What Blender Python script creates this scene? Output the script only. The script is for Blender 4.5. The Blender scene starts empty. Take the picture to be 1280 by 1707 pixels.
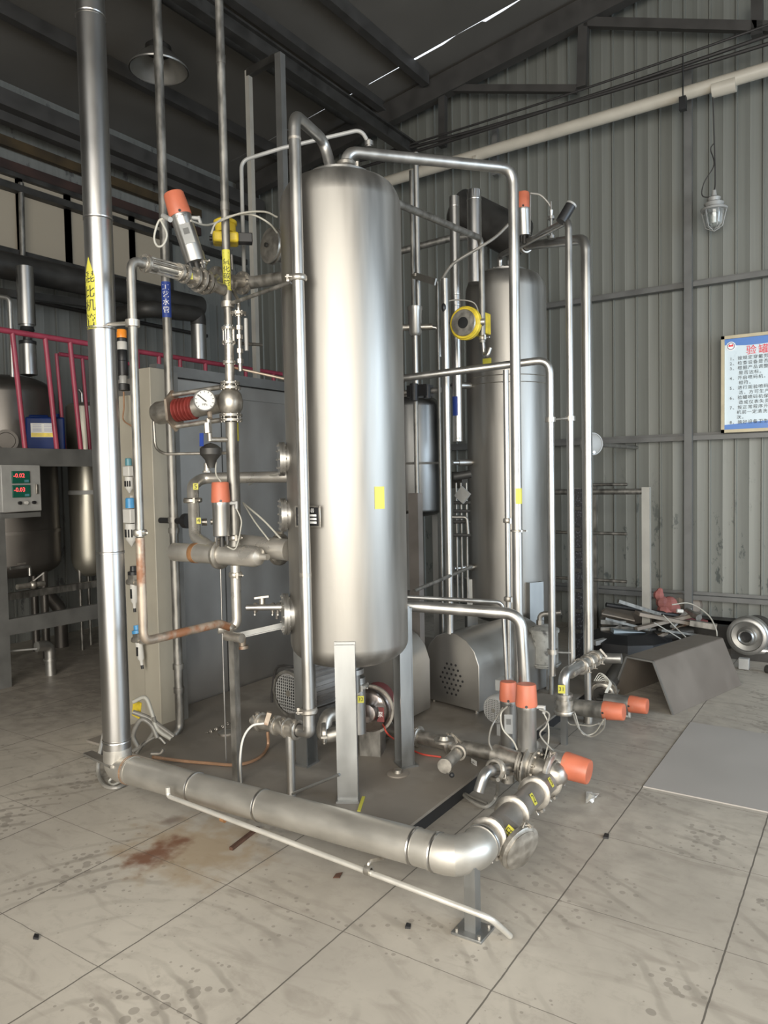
import bpy, math, random
from mathutils import Vector as V, Matrix
random.seed(7)
PI = math.pi
C = bpy.context.scene.collection
S = bpy.context.scene

# ------------------------------------------------------------ camera, light, exposure
EYE = V((0, 0, 1.65))
ROT = Matrix(((0.834, -0.009, 0.5517), (0.5515, 0.049, -0.8327), (-0.0193, 0.9988, 0.046)))
ax = ROT.col[0].normalized()
az = (ROT.col[2] - ax * ROT.col[2].dot(ax)).normalized()
ay = az.cross(ax)
ROT = Matrix((ax, ay, az)).transposed()
FPX = 1245.0
cam = bpy.data.cameras.new('camera')
cam.sensor_fit = 'VERTICAL'; cam.sensor_height = 36; cam.lens = FPX / 1707 * 36
cam.clip_start = .05; cam.clip_end = 200
co = bpy.data.objects.new('camera', cam); C.objects.link(co)
co.matrix_world = Matrix.Translation(EYE) @ ROT.to_4x4()
S.camera = co
S.view_settings.view_transform = 'Standard'; S.view_settings.look = 'None'
S.view_settings.gamma = 1; S.view_settings.exposure = 0.0
w = bpy.data.worlds.new('overcast_sky'); S.world = w; w.use_nodes = True
w.node_tree.nodes['Background'].inputs[0].default_value = (.86, .93, 1, 1)
w.node_tree.nodes['Background'].inputs[1].default_value = 2.0

def area(name, loc, aim, sx, sy, power, col, spread=180):
    l = bpy.data.lights.new(name, 'AREA'); l.shape = 'RECTANGLE'; l.size = sx; l.size_y = sy
    l.energy = power; l.color = col; l.spread = math.radians(spread)
    o = bpy.data.objects.new(name, l); C.objects.link(o); o.location = loc
    o.rotation_euler = (V(aim) - V(loc)).to_track_quat('-Z', 'Y').to_euler(); return o
# daylight through the big door behind the camera, and through the opening in the right hand wall
area('door_daylight', (1.4, -2.9, 2.3), (-1.0, 3.0, -.2), 7.6, 4.2, 620, (1, .925, .80), 140)
area('side_daylight', (5.6, 4.2, 2.2), (-2, 5.0, .8), 5.0, 3.4, 250, (.66, .83, 1), 150)

def pt(px, py, d):                                  # pixel of the photograph + distance in front of the lens -> place
    return EYE + ROT @ V(((px - 640) / FPX * d, -(py - 853.5) / FPX * d, -d))
def at(px, py, x=None, y=None, z=None):
    v = ROT @ V(((px - 640) / FPX, -(py - 853.5) / FPX, -1))
    t = (z - EYE.z) / v.z if z is not None else ((x - EYE.x) / v.x if x is not None else (y - EYE.y) / v.y)
    return EYE + v * t
def up(px, py, d, py2):                             # straight above / below pt(px, py, d)
    p = pt(px, py, d); p.z = pt(px, py2, d).z; return p
def zz(px, py, d): return pt(px, py, d).z

# ------------------------------------------------------------ materials
MATS = {}
def new_mat(name):
    m = bpy.data.materials.new(name); m.use_nodes = True; MATS[name] = m
    return m, m.node_tree, m.node_tree.nodes['Principled BSDF']
def lnk(t, a, b): t.links.new(a, b)
def mat(name, col, rough=.5, metal=0.0, var=.12, scale=(6, 6, 6), bump=0.0, rvar=.1, dirt=None, spec=None, detail=5):
    m, t, b = new_mat(name)
    b.inputs['Metallic'].default_value = metal
    tc = t.nodes.new('ShaderNodeTexCoord'); mp = t.nodes.new('ShaderNodeMapping'); mp.inputs['Scale'].default_value = scale
    n = t.nodes.new('ShaderNodeTexNoise'); n.inputs['Scale'].default_value = 1; n.inputs['Detail'].default_value = detail
    lnk(t, tc.outputs['Object'], mp.inputs[0]); lnk(t, mp.outputs[0], n.inputs[0])
    r = t.nodes.new('ShaderNodeValToRGB')
    e = r.color_ramp.elements
    e[0].position = .3; e[1].position = .7
    e[0].color = [max(0, c * (1 - var)) for c in col] + [1]; e[1].color = [min(1, c * (1 + var)) for c in col] + [1]
    lnk(t, n.outputs[0], r.inputs[0])
    src = r.outputs[0]
    if dirt:
        n2 = t.nodes.new('ShaderNodeTexNoise'); n2.inputs['Scale'].default_value = dirt[1]; n2.inputs['Detail'].default_value = 8
        lnk(t, tc.outputs['Object'], n2.inputs[0])
        r2 = t.nodes.new('ShaderNodeValToRGB'); r2.color_ramp.elements[0].position = dirt[2]; r2.color_ramp.elements[1].position = dirt[2] + .12
        lnk(t, n2.outputs[0], r2.inputs[0])
        mx = t.nodes.new('ShaderNodeMix'); mx.data_type = 'RGBA'
        lnk(t, r2.outputs[0], mx.inputs[0]); lnk(t, src, mx.inputs[6]); mx.inputs[7].default_value = list(dirt[0]) + [1]
        src = mx.outputs[2]
        if metal > .5:
            mt = t.nodes.new('ShaderNodeMapRange'); lnk(t, r2.outputs[0], mt.inputs[0])
            mt.inputs[3].default_value = metal; mt.inputs[4].default_value = .1; lnk(t, mt.outputs[0], b.inputs['Metallic'])
    lnk(t, src, b.inputs['Base Color'])
    mr = t.nodes.new('ShaderNodeMapRange'); lnk(t, n.outputs[0], mr.inputs[0])
    mr.inputs[1].default_value = .3; mr.inputs[2].default_value = .7
    mr.inputs[3].default_value = max(.03, rough - rvar); mr.inputs[4].default_value = min(1, rough + rvar)
    lnk(t, mr.outputs[0], b.inputs['Roughness'])
    if bump:
        bp = t.nodes.new('ShaderNodeBump'); bp.inputs['Strength'].default_value = bump; bp.inputs['Distance'].default_value = .004
        lnk(t, n.outputs[0], bp.inputs['Height']); lnk(t, bp.outputs[0], b.inputs['Normal'])
    if spec is not None: b.inputs['Specular IOR Level'].default_value = spec
    return m
def emit(name, col, s):
    m, t, b = new_mat(name)
    b.inputs['Base Color'].default_value = (*col, 1)
    b.inputs['Emission Color'].default_value = (*col, 1); b.inputs['Emission Strength'].default_value = s
    return m
M_tank = mat('brushed_tank_steel', (.335, .32, .295), .48, .95, .17, (9, 9, .9), .14, .12)
M_pipe = mat('pipe_steel', (.40, .39, .37), .38, .92, .12, (14, 14, 5), .0, .08)
M_clad = mat('cladding_sheet_steel', (.46, .45, .435), .34, 1, .10, (6, 6, 2), .08, .06)
M_clad2 = mat('dusty_cladding_sheet', (.46, .44, .40), .42, .75, .14, (5, 9, 9), .08, .08)
M_fit = mat('cast_fitting_steel', (.40, .375, .335), .42, .85, .25, (25, 25, 25), .1, .12)
M_satin = mat('satin_header_steel', (.55, .525, .48), .34, .72, .12, (8, 8, 8), .04)
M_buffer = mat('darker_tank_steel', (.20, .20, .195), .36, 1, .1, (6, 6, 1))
M_dull = mat('dull_cast_steel', (.27, .25, .225), .5, .7, .15, (8, 8, 8), .05)
M_bright = mat('bare_bright_pipe', (.62, .60, .55), .36, .55, .1, (8, 8, 8))
M_deeprust = mat('dark_rusted_bar', (.065, .03, .018), .8, .1, .3, (20, 20, 20))
M_box = mat('grey_stainless_sheet', (.35, .335, .315), .42, .75, .12, (3, 3, 2), .04, .08)
M_hood = mat('satin_hood_sheet', (.40, .385, .36), .42, .9, .10, (4, 4, 3), .0, .08)
M_galv = mat('galvanised_pipe', (.25, .24, .22), .46, .8, .4, (22, 22, 9), .2, .12)
M_rust = mat('rusty_pipe', (.36, .30, .24), .5, .7, .3, (16, 16, 9), .15, .12, dirt=((.22, .10, .05), 9, .52))
M_ruststain = mat('brown_rust', (.24, .12, .05), .75, .1, .35, (20, 20, 20))
M_leg = mat('leg_channel_steel', (.31, .315, .31), .42, .9, .12, (12, 12, 3), .05, .08)
M_plate = mat('dusty_skid_plate', (.235, .21, .18), .55, .25, .18, (3, 3, 3), .05, .1, dirt=((.32, .29, .25), 2.2, .55))
M_grey = mat('grey_painted_steel', (.13, .13, .125), .5, .2, .15, (6, 6, 6), .05)
M_lightgrey = mat('pale_grey_paint', (.31, .31, .30), .45, .1, .12, (7, 7, 7))
M_beige = mat('beige_enclosure_paint', (.33, .305, .25), .5, .1, .10, (4, 4, 2))
M_motor = mat('motor_grey_paint', (.30, .285, .27), .5, .4, .2, (8, 8, 8), .1)
M_dark = mat('dark_painted_steel', (.045, .043, .04), .5, .4, .3, (6, 6, 6), .05)
M_black = mat('black_plastic', (.015, .015, .016), .45, 0, .2)
M_roof = mat('dark_roof_sheet', (.105, .098, .088), .7, .05, .12, (1.2, 1.2, 1.2))
M_purlin = mat('dark_purlin', (.05, .047, .044), .6, .2, .2, (5, 5, 5))
M_orange = mat('orange_plastic_cap', (.43, .12, .065), .5, 0, .14, (9, 9, 9), dirt=((.40, .16, .10), 12, .62))
M_yellow = mat('yellow_enamel', (.62, .47, .04), .45, 0, .25, (20, 20, 20))
M_tape = mat('yellow_label_tape', (.50, .47, .06), .5, 0, .05)
M_blue = mat('blue_plastic', (.006, .02, .10), .5, 0, .15, spec=.2)
M_knob = mat('light_blue_knob', (.06, .26, .50), .4, 0, .15)
M_teal = mat('teal_knob', (.08, .22, .26), .4, 0, .15)
M_bluetape = mat('blue_label_tape', (.02, .05, .26), .5, 0, .05)
M_red = mat('red_rail_paint', (.30, .045, .075), .45, 0, .2, (8, 8, 8))
M_bellows = mat('red_rubber_bellows', (.17, .025, .02), .5, .1, .3, (20, 20, 20))
M_white = mat('white_plastic', (.52, .51, .48), .4, 0, .05)
M_dial = mat('white_dial_face', (.50, .50, .48), .5, 0, .02)
M_ink = mat('black_ink', (.02, .02, .02), .6, 0, .05)
M_whiteink = mat('white_ink', (.85, .85, .85), .6, 0, .03)
M_redink = mat('red_ink', (.75, .04, .06), .6, 0, .03)
M_pvc = mat('cream_pvc_pipe', (.46, .425, .36), .4, 0, .06)
M_lampor = mat('orange_lamp_lens', (.80, .27, .03), .3, 0, .05)
M_hose = mat('clear_grey_hose', (.20, .19, .17), .35, .1, .2, (12, 12, 12))
M_air = mat('pale_air_tube', (.36, .35, .31), .4, 0, .1)
M_copper = mat('copper_brown_hose', (.34, .20, .12), .4, .3, .25)
M_redcable = mat('red_cable', (.45, .06, .04), .5, 0, .1)
M_pump = mat('polished_pump_casing', (.58, .52, .50), .2, 1, .2, (10, 10, 10), .05)
M_reddark = mat('dark_red_primer', (.16, .035, .035), .6, 0, .3)
M_wood = mat('dirty_board', (.22, .19, .16), .75, 0, .3, (5, 5, 5))
M_ragred = mat('red_rag', (.24, .085, .075), .8, 0, .3, (8, 8, 8))
M_panelw = emit('frosted_window_pane', (.28, .245, .19), .10)
M_led = emit('red_led', (1, .05, .06), 3)
M_green = mat('green_display', (.01, .09, .06), .35, 0, .1)
M_signbg = mat('sign_sheet', (.60, .70, .76), .35, 0, .03)
M_signblue = mat('sign_blue_band', (.07, .19, .50), .35, 0, .04)
M_aged = mat('chipped_grey_pot_paint', (.30, .30, .28), .6, .2, .25, (15, 15, 15), .2, dirt=((.05, .05, .05), 14, .56))
M_silver = mat('dull_silver_casting', (.34, .335, .32), .38, .85, .12, (6, 6, 6))
M_alu = mat('aluminium_reflector', (.30, .29, .27), .4, .8, .1)
M_glass, _t, _b = new_mat('lamp_glass')
_b.inputs['Base Color'].default_value = (.9, .95, .95, 1); _b.inputs['Transmission Weight'].default_value = .95; _b.inputs['Roughness'].default_value = .05
M_film, _t, _b = new_mat('clear_plastic_film')
_b.inputs['Base Color'].default_value = (.85, .85, .83, 1); _b.inputs['Transmission Weight'].default_value = .6; _b.inputs['Roughness'].default_value = .2
M_black2 = mat('black_cable', (.02, .018, .017), .6, 0, .2)
M_pale = mat('pale_post_paint', (.33, .32, .29), .5, .1, .15, (6, 6, 3))
M_cream = mat('cream_tank_sheet', (.34, .32, .27), .36, .8, .1, (5, 5, 1))
M_darktank = mat('dull_dark_tank_steel', (.13, .12, .11), .42, .8, .2, (4, 4, 2))

def wall_mat(name, base, stain):
    m, t, b = new_mat(name)
    tc = t.nodes.new('ShaderNodeTexCoord')
    mp = t.nodes.new('ShaderNodeMapping'); mp.inputs['Scale'].default_value = (22, 22, .5); lnk(t, tc.outputs['Object'], mp.inputs[0])
    n = t.nodes.new('ShaderNodeTexNoise'); n.inputs['Scale'].default_value = 1; n.inputs['Detail'].default_value = 4; lnk(t, mp.outputs[0], n.inputs[0])
    r = t.nodes.new('ShaderNodeValToRGB'); e = r.color_ramp.elements; e[0].position = .3; e[1].position = .72
    e[0].color = [c * .90 for c in base] + [1]; e[1].color = [c * 1.10 for c in base] + [1]; lnk(t, n.outputs[0], r.inputs[0])
    n2 = t.nodes.new('ShaderNodeTexNoise'); n2.inputs['Scale'].default_value = 5; n2.inputs['Detail'].default_value = 10; n2.inputs['Roughness'].default_value = .7
    mp2 = t.nodes.new('ShaderNodeMapping'); mp2.inputs['Scale'].default_value = (1.3, 1.3, .6); lnk(t, tc.outputs['Object'], mp2.inputs[0]); lnk(t, mp2.outputs[0], n2.inputs[0])
    r2 = t.nodes.new('ShaderNodeValToRGB'); r2.color_ramp.elements[0].position = .57; r2.color_ramp.elements[1].position = .62; lnk(t, n2.outputs[0], r2.inputs[0])
    sp = t.nodes.new('ShaderNodeSeparateXYZ'); lnk(t, tc.outputs['Object'], sp.inputs[0])
    mr = t.nodes.new('ShaderNodeMapRange'); lnk(t, sp.outputs[2], mr.inputs[0]); mr.inputs[1].default_value = 1.9; mr.inputs[2].default_value = 1.0; mr.inputs[3].default_value = 0; mr.inputs[4].default_value = .8
    mu = t.nodes.new('ShaderNodeMath'); mu.operation = 'MULTIPLY'; lnk(t, r2.outputs[0], mu.inputs[0]); lnk(t, mr.outputs[0], mu.inputs[1])
    mx = t.nodes.new('ShaderNodeMix'); mx.data_type = 'RGBA'; lnk(t, mu.outputs[0], mx.inputs[0]); lnk(t, r.outputs[0], mx.inputs[6]); mx.inputs[7].default_value = (*stain, 1)
    lnk(t, mx.outputs[2], b.inputs['Base Color']); b.inputs['Roughness'].default_value = .5; b.inputs['Metallic'].default_value = .15
    return m
M_wall = wall_mat('corrugated_wall_paint', (.168, .174, .158), (.04, .05, .048))
M_wall2 = wall_mat('left_wall_paint', (.17, .175, .165), (.06, .06, .06))

def floor_mat():
    m, t, b = new_mat('dirty_concrete_tiles')
    N = t.nodes.new
    tc = N('ShaderNodeTexCoord'); sp = N('ShaderNodeSeparateXYZ'); lnk(t, tc.outputs['Object'], sp.inputs[0])
    def math_(op, a, b_=None, c=None):
        n = N('ShaderNodeMath'); n.operation = op
        for i, v in enumerate((a, b_, c)):
            if v is None: continue
            if isinstance(v, (int, float)): n.inputs[i].default_value = v
            else: lnk(t, v, n.inputs[i])
        return n.outputs[0]
    wob = N('ShaderNodeTexNoise'); wob.inputs['Scale'].default_value = 14; lnk(t, tc.outputs['Object'], wob.inputs[0])
    wv = math_('MULTIPLY', math_('SUBTRACT', wob.outputs[0], .5), .006)
    def line(src, off, per, wd):
        v = math_('ADD', src, wv)
        v = math_('DIVIDE', math_('SUBTRACT', v, off), per)
        v = math_('ABSOLUTE', math_('SUBTRACT', math_('FRACT', math_('ADD', v, .5)), .5))
        v = math_('MULTIPLY', v, per)
        return math_('SUBTRACT', 1, math_('SMOOTHSTEP', v, wd * .4, wd)) if False else math_('LESS_THAN', v, wd)
    lx = line(sp.outputs[0], -1.0195, .594, .0030); ly = line(sp.outputs[1], 2.712, .601, .0018)
    ln = math_('MAXIMUM', lx, math_('MULTIPLY', ly, .75))
    big = N('ShaderNodeTexNoise'); big.inputs['Scale'].default_value = 1.1; big.inputs['Detail'].default_value = 8; big.inputs['Roughness'].default_value = .6; lnk(t, tc.outputs['Object'], big.inputs[0])
    r = N('ShaderNodeValToRGB'); e = r.color_ramp.elements; e[0].position = .32; e[1].position = .68
    e[0].color = (.335, .305, .262, 1); e[1].color = (.475, .435, .372, 1); lnk(t, big.outputs[0], r.inputs[0])
    # swirling scuff marks
    mp = N('ShaderNodeMapping'); mp.inputs['Rotation'].default_value = (0, 0, .5); mp.inputs['Scale'].default_value = (1.5, 5, 1); lnk(t, tc.outputs['Object'], mp.inputs[0])
    sc = N('ShaderNodeTexNoise'); sc.inputs['Scale'].default_value = 1.4; sc.inputs['Detail'].default_value = 6; sc.inputs['Distortion'].default_value = 2.2; lnk(t, mp.outputs[0], sc.inputs[0])
    r3 = N('ShaderNodeValToRGB'); r3.color_ramp.elements[0].position = .54; r3.color_ramp.elements[1].position = .72; lnk(t, sc.outputs[0], r3.inputs[0])
    # drips: small round spots
    vo = N('ShaderNodeTexVoronoi'); vo.inputs['Scale'].default_value = 24; vo.inputs['Randomness'].default_value = 1; lnk(t, tc.outputs['Object'], vo.inputs[0])
    gate = N('ShaderNodeTexNoise'); gate.inputs['Scale'].default_value = 2.3; lnk(t, tc.outputs['Object'], gate.inputs[0])
    rad = math_('MULTIPLY', math_('SUBTRACT', gate.outputs[0], .44), 1.7)
    spot = math_('LESS_THAN', vo.outputs['Distance'], rad)
    vo2 = N('ShaderNodeTexVoronoi'); vo2.inputs['Scale'].default_value = 9; lnk(t, tc.outputs['Object'], vo2.inputs[0])
    gate2 = N('ShaderNodeTexNoise'); gate2.inputs['Scale'].default_value = 5; lnk(t, tc.outputs['Object'], gate2.inputs[0])
    spot2 = math_('LESS_THAN', vo2.outputs['Distance'], math_('MULTIPLY', math_('SUBTRACT', gate2.outputs[0], .50), .9))
    fine = N('ShaderNodeTexNoise'); fine.inputs['Scale'].default_value = 11; fine.inputs['Detail'].default_value = 10; fine.inputs['Roughness'].default_value = .75; lnk(t, tc.outputs['Object'], fine.inputs[0])
    rf = N('ShaderNodeValToRGB'); rf.color_ramp.elements[0].position = .52; rf.color_ramp.elements[1].position = .75; lnk(t, fine.outputs[0], rf.inputs[0])
    wav = N('ShaderNodeTexWave'); wav.wave_type = 'RINGS'; wav.rings_direction = 'Z'; wav.inputs['Scale'].default_value = 2.6; wav.inputs['Distortion'].default_value = 9; wav.inputs['Detail'].default_value = 4; wav.inputs['Detail Scale'].default_value = .6
    mpw = N('ShaderNodeMapping'); mpw.inputs['Location'].default_value = (2.0, -1.2, 0); lnk(t, tc.outputs['Object'], mpw.inputs[0]); lnk(t, mpw.outputs[0], wav.inputs[0])
    rw = N('ShaderNodeValToRGB'); rw.color_ramp.elements[0].position = .80; rw.color_ramp.elements[1].position = .97; lnk(t, wav.outputs[0], rw.inputs[0])
    gw = N('ShaderNodeMapRange'); lnk(t, gate.outputs[0], gw.inputs[0]); gw.inputs[1].default_value = .45; gw.inputs[2].default_value = .62
    # brown rust splash on the floor
    def blob(cx, cy, rx, ry, dist):
        dx = math_('DIVIDE', math_('SUBTRACT', sp.outputs[0], cx), rx); dy = math_('DIVIDE', math_('SUBTRACT', sp.outputs[1], cy), ry)
        d = math_('SQRT', math_('ADD', math_('MULTIPLY', dx, dx), math_('MULTIPLY', dy, dy)))
        nn = N('ShaderNodeTexNoise'); nn.inputs['Scale'].default_value = 9; nn.inputs['Detail'].default_value = 6; lnk(t, tc.outputs['Object'], nn.inputs[0])
        d = math_('ADD', d, math_('MULTIPLY', math_('SUBTRACT', nn.outputs[0], .5), dist))
        mr = N('ShaderNodeMapRange'); mr.interpolation_type = 'SMOOTHSTEP'; lnk(t, d, mr.inputs[0]); mr.inputs[1].default_value = 1.0; mr.inputs[2].default_value = .25; return mr.outputs[0]
    cur = r.outputs[0]
    def over(fac, col, k):
        nonlocal cur
        mx = N('ShaderNodeMix'); mx.data_type = 'RGBA'; lnk(t, math_('MULTIPLY', fac, k), mx.inputs[0]); lnk(t, cur, mx.inputs[6]); mx.inputs[7].default_value = (*col, 1); cur = mx.outputs[2]
    over(r3.outputs[0], (.25, .22, .185), .55)
    over(rf.outputs[0], (.24, .215, .18), .55)
    over(math_('MULTIPLY', rw.outputs[0], gw.outputs[0]), (.20, .18, .15), .5)
    over(spot, (.17, .15, .125), .5)
    over(spot2, (.14, .125, .105), .5)
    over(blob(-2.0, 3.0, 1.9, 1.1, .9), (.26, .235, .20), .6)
    p = at(265, 1422, z=0)
    over(blob(p.x + .1, p.y + .12, .42, .36, 2.0), (.30, .215, .12), .6)
    over(blob(p.x, p.y, .12, .20, 2.4), (.13, .042, .018), .85)
    p = at(285, 1368, z=0); over(blob(p.x, p.y, .07, .07, 1.2), (.13, .09, .07), .7)
    # dimmer back floor painted in: shade under the machine and along the platform
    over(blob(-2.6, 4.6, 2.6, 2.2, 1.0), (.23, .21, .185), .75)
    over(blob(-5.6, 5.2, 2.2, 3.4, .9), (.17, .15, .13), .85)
    over(ln, (.075, .065, .055), .85)
    lnk(t, cur, b.inputs['Base Color'])
    mr = N('ShaderNodeMapRange'); lnk(t, big.outputs[0], mr.inputs[0]); mr.inputs[3].default_value = .38; mr.inputs[4].default_value = .62; lnk(t, mr.outputs[0], b.inputs['Roughness'])
    bp = N('ShaderNodeBump'); bp.inputs['Strength'].default_value = .25; bp.inputs['Distance'].default_value = .003; bp.invert = True
    lnk(t, ln, bp.inputs['Height']); lnk(t, bp.outputs[0], b.inputs['Normal'])
    return m
M_floor = floor_mat()

# ------------------------------------------------------------ mesh helpers
class MB:
    def __init__(s): s.v = []; s.f = []
    def add(s, vs, fs):
        n = len(s.v); s.v += [V(p) for p in vs]; s.f += [tuple(i + n for i in f) for f in fs]; return s
    def box(s, c, size, rot=None):
        c = V(c); h = V(size) / 2; R = rot or Matrix.Identity(3)
        vs = [c + R @ V((x * h.x, y * h.y, z * h.z)) for x in (-1, 1) for y in (-1, 1) for z in (-1, 1)]
        return s.add(vs, [(0, 1, 3, 2), (4, 6, 7, 5), (0, 4, 5, 1), (2, 3, 7, 6), (0, 2, 6, 4), (1, 5, 7, 3)])
    def box2(s, a, b):
        a, b = V(a), V(b); return s.box((a + b) / 2, [abs(b[i] - a[i]) for i in range(3)])
    def bar(s, p0, p1, wd, ht, upv=(0, 0, 1)):
        p0, p1 = V(p0), V(p1); d = (p1 - p0); L = d.length; d.normalize(); u = V(upv)
        if abs(d.dot(u)) > .97: u = V((1, 0, 0))
        r = d.cross(u).normalized(); u = r.cross(d)
        return s.box((p0 + p1) / 2, (L, wd, ht), Matrix((d, r, u)).transposed())
    def lathe(s, p, axis, prof, n=24, ref=None):
        p = V(p); a = V(axis).normalized(); r = V(ref) if ref else (V((0, 0, 1)) if abs(a.z) < .9 else V((1, 0, 0)))
        u = a.cross(r).normalized(); w_ = a.cross(u)
        vs = []; fs = []; rings = []
        for t, rad in prof:
            if rad <= 1e-6: rings.append([len(vs)]); vs.append(p + a * t)
            else:
                rings.append(list(range(len(vs), len(vs) + n)))
                vs += [p + a * t + (u * math.cos(2 * PI * i / n) + w_ * math.sin(2 * PI * i / n)) * rad for i in range(n)]
        for A, B in zip(rings, rings[1:]):
            for i in range(n):
                j = (i + 1) % n
                if len(A) == 1 and len(B) == 1: continue
                if len(A) == 1: fs.append((A[0], B[i], B[j]))
                elif len(B) == 1: fs.append((A[j], A[i], B[0]))
                else: fs.append((A[i], B[i], B[j], A[j]))
        return s.add(vs, fs)
    def cyl(s, p0, p1, r, r1=None, n=20):
        p0, p1 = V(p0), V(p1); L = (p1 - p0).length; r1 = r if r1 is None else r1
        return s.lathe(p0, p1 - p0, [(0, 0), (0, r), (L, r1), (L, 0)], n)
    def tube(s, pts, r, bend=None, n=14, seg=7):
        pts = [V(p) for p in pts]; bend = r * 2.2 if bend is None else bend
        path = [pts[0]]
        for i in range(1, len(pts) - 1):
            a, b, c = pts[i - 1], pts[i], pts[i + 1]; d1 = (a - b); d2 = (c - b); l1 = d1.length; l2 = d2.length
            d1.normalize(); d2.normalize(); ang = d1.angle(d2, PI)
            if ang > PI - .02: path.append(b); continue
            tl = min(bend / math.tan(ang / 2), l1 * .49, l2 * .49); q0 = b + d1 * tl; q1 = b + d2 * tl
            for k in range(seg + 1):
                t = k / seg; path.append(q0 * (1 - t) ** 2 + b * 2 * t * (1 - t) + q1 * t * t)
        path.append(pts[-1])
        out = [path[0]]
        for q in path[1:]:
            if (q - out[-1]).length > 1e-5: out.append(q)
        path = out; vs = []; fs = []; m = len(path)
        T = [(path[min(i + 1, m - 1)] - path[max(i - 1, 0)]).normalized() for i in range(m)]
        u = T[0].orthogonal().normalized()
        for i in range(m):
            if i: u = T[i - 1].rotation_difference(T[i]) @ u
            u = (u - T[i] * u.dot(T[i])).normalized(); w_ = T[i].cross(u)
            vs += [path[i] + (u * math.cos(2 * PI * k / n) + w_ * math.sin(2 * PI * k / n)) * r for k in range(n)]
        for i in range(m - 1):
            for k in range(n):
                j = (k + 1) % n; fs.append((i * n + k, i * n + j, (i + 1) * n + j, (i + 1) * n + k))
        fs.append(tuple(range(n))[::-1]); fs.append(tuple((m - 1) * n + k for k in range(n)))
        return s.add(vs, fs)
    def prism(s, poly, ext):
        n = len(poly); ext = V(ext); vs = [V(p) for p in poly] + [V(p) + ext for p in poly]
        return s.add(vs, [tuple(range(n))[::-1], tuple(range(n, 2 * n))] + [(i, (i + 1) % n, n + (i + 1) % n, n + i) for i in range(n)])
    def sphere(s, c, r, n=16, sq=1.0):
        return s.lathe(V(c) - V((0, 0, r * sq)), (0, 0, 1), [(r * sq * (1 - math.cos(PI * i / 8)), r * math.sin(PI * i / 8)) for i in range(9)], n)
    def wire(s, pts, r, n=8): return s.tube(smooth(pts), r, 0.0001, n, 1)
def smooth(pts, k=6):
    pts = [V(p) for p in pts]; P = [pts[0] * 2 - pts[1]] + pts + [pts[-1] * 2 - pts[-2]]; out = []
    for i in range(1, len(P) - 2):
        for j in range(k):
            t = j / k; a, b, c, d = P[i - 1:i + 3]
            out.append(.5 * ((2 * b) + (c - a) * t + (2 * a - 5 * b + 4 * c - d) * t * t + (3 * b - a - 3 * c + d) * t ** 3))
    return out + [pts[-1]]
def wpos(o):
    p = V((0, 0, 0))
    while o: p += o.location; o = o.parent
    return p
def build(name, mb, m, parent=None, label=None, origin=None, bevel=0, angle=38):
    me = bpy.data.meshes.new(name)
    if parent is None:
        if origin is None:
            zs = min(v.z for v in mb.v); n = len(mb.v); origin = V((sum(v.x for v in mb.v) / n, sum(v.y for v in mb.v) / n, zs))
    else: origin = wpos(parent)
    me.from_pydata([v - origin for v in mb.v], [], mb.f); me.update()
    for p in me.polygons: p.use_smooth = True
    me.set_sharp_from_angle(angle=math.radians(angle))
    me.materials.append(m)
    o = bpy.data.objects.new(name, me); C.objects.link(o)
    if parent is None: o.location = origin
    else: o.parent = parent
    if label: o['label'] = label
    if bevel:
        b = o.modifiers.new('bevel', 'BEVEL'); b.width = bevel; b.segments = 2; b.limit_method = 'ANGLE'
    return o
def solo(name, label, cat, mb, m, group=None, **k):
    o = build(name, mb, m, **k); o['label'] = label; o['category'] = cat
    if group: o['group'] = group
    return o
def thing(name, label, cat, loc, group=None):
    o = bpy.data.objects.new(name, None); C.objects.link(o); o.location = V(loc); o.empty_display_size = .1
    o['label'] = label; o['category'] = cat
    if group: o['group'] = group
    return o
def struct(name, mb, m, parent=None, **k):
    o = build(name, mb, m, parent, **k)
    if parent is None: o['kind'] = 'structure'
    return o
def text(body, size, origin, xd, yd, depth=.0008, align='CENTER', spacing=1.0, line=1.0):
    """lettering as a thin mesh; origin = centre of the text block"""
    c = bpy.data.curves.new('t', 'FONT'); c.body = body; c.size = size; c.align_x = align; c.align_y = 'CENTER'
    c.space_character = spacing; c.space_line = line; c.resolution_u = 2
    o = bpy.data.objects.new('t', c); me = bpy.data.meshes.new_from_object(o)
    xd = V(xd).normalized(); yd = V(yd).normalized(); nd = xd.cross(yd)
    mb = MB(); mb.add([V(origin) + xd * v.co.x + yd * v.co.y + nd * depth for v in me.vertices], [tuple(p.vertices) for p in me.polygons])
    bpy.data.objects.remove(o); bpy.data.curves.remove(c); bpy.data.meshes.remove(me)
    return mb
def wrap(mb, cx, cy, r):                          # bend a mesh that stands before a vertical cylinder onto it (mb given as arc length, radial, z)
    for i, v in enumerate(mb.v):
        a = v.x / r; rr = r + v.y; mb.v[i] = V((cx + rr * math.cos(a), cy + rr * math.sin(a), v.z))
    return mb
def facing(p):                                     # angle of the direction from p to the camera, in plan
    return math.atan2(EYE.y - p[1], EYE.x - p[0])
def patch_on_cyl(cx, cy, r, a0, a1, poly, off=.0015):
    """poly = list of (s in 0..1 across, z); thin curved sticker built as strips"""
    zs = sorted(poly); mb = MB(); n = 10; vs = []; fs = []
    (s0, z0), (s1, z1) = poly
    for layer in (off, 0):
        for i in range(n + 1):
            a = a0 + (a1 - a0) * i / n
            for z in (z0, z1): vs.append((cx + (r + layer) * math.cos(a), cy + (r + layer) * math.sin(a), z))
    for i in range(n):
        k = i * 2; fs.append((k, k + 2, k + 3, k + 1)); fs.append((k + 22, k + 23, k + 25, k + 24)); fs.append((k, k + 22, k + 24, k + 2)); fs.append((k + 1, k + 3, k + 25, k + 23))
    fs += [(0, 1, 23, 22), (20, 42, 43, 21)]
    return mb.add(vs, fs)
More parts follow.
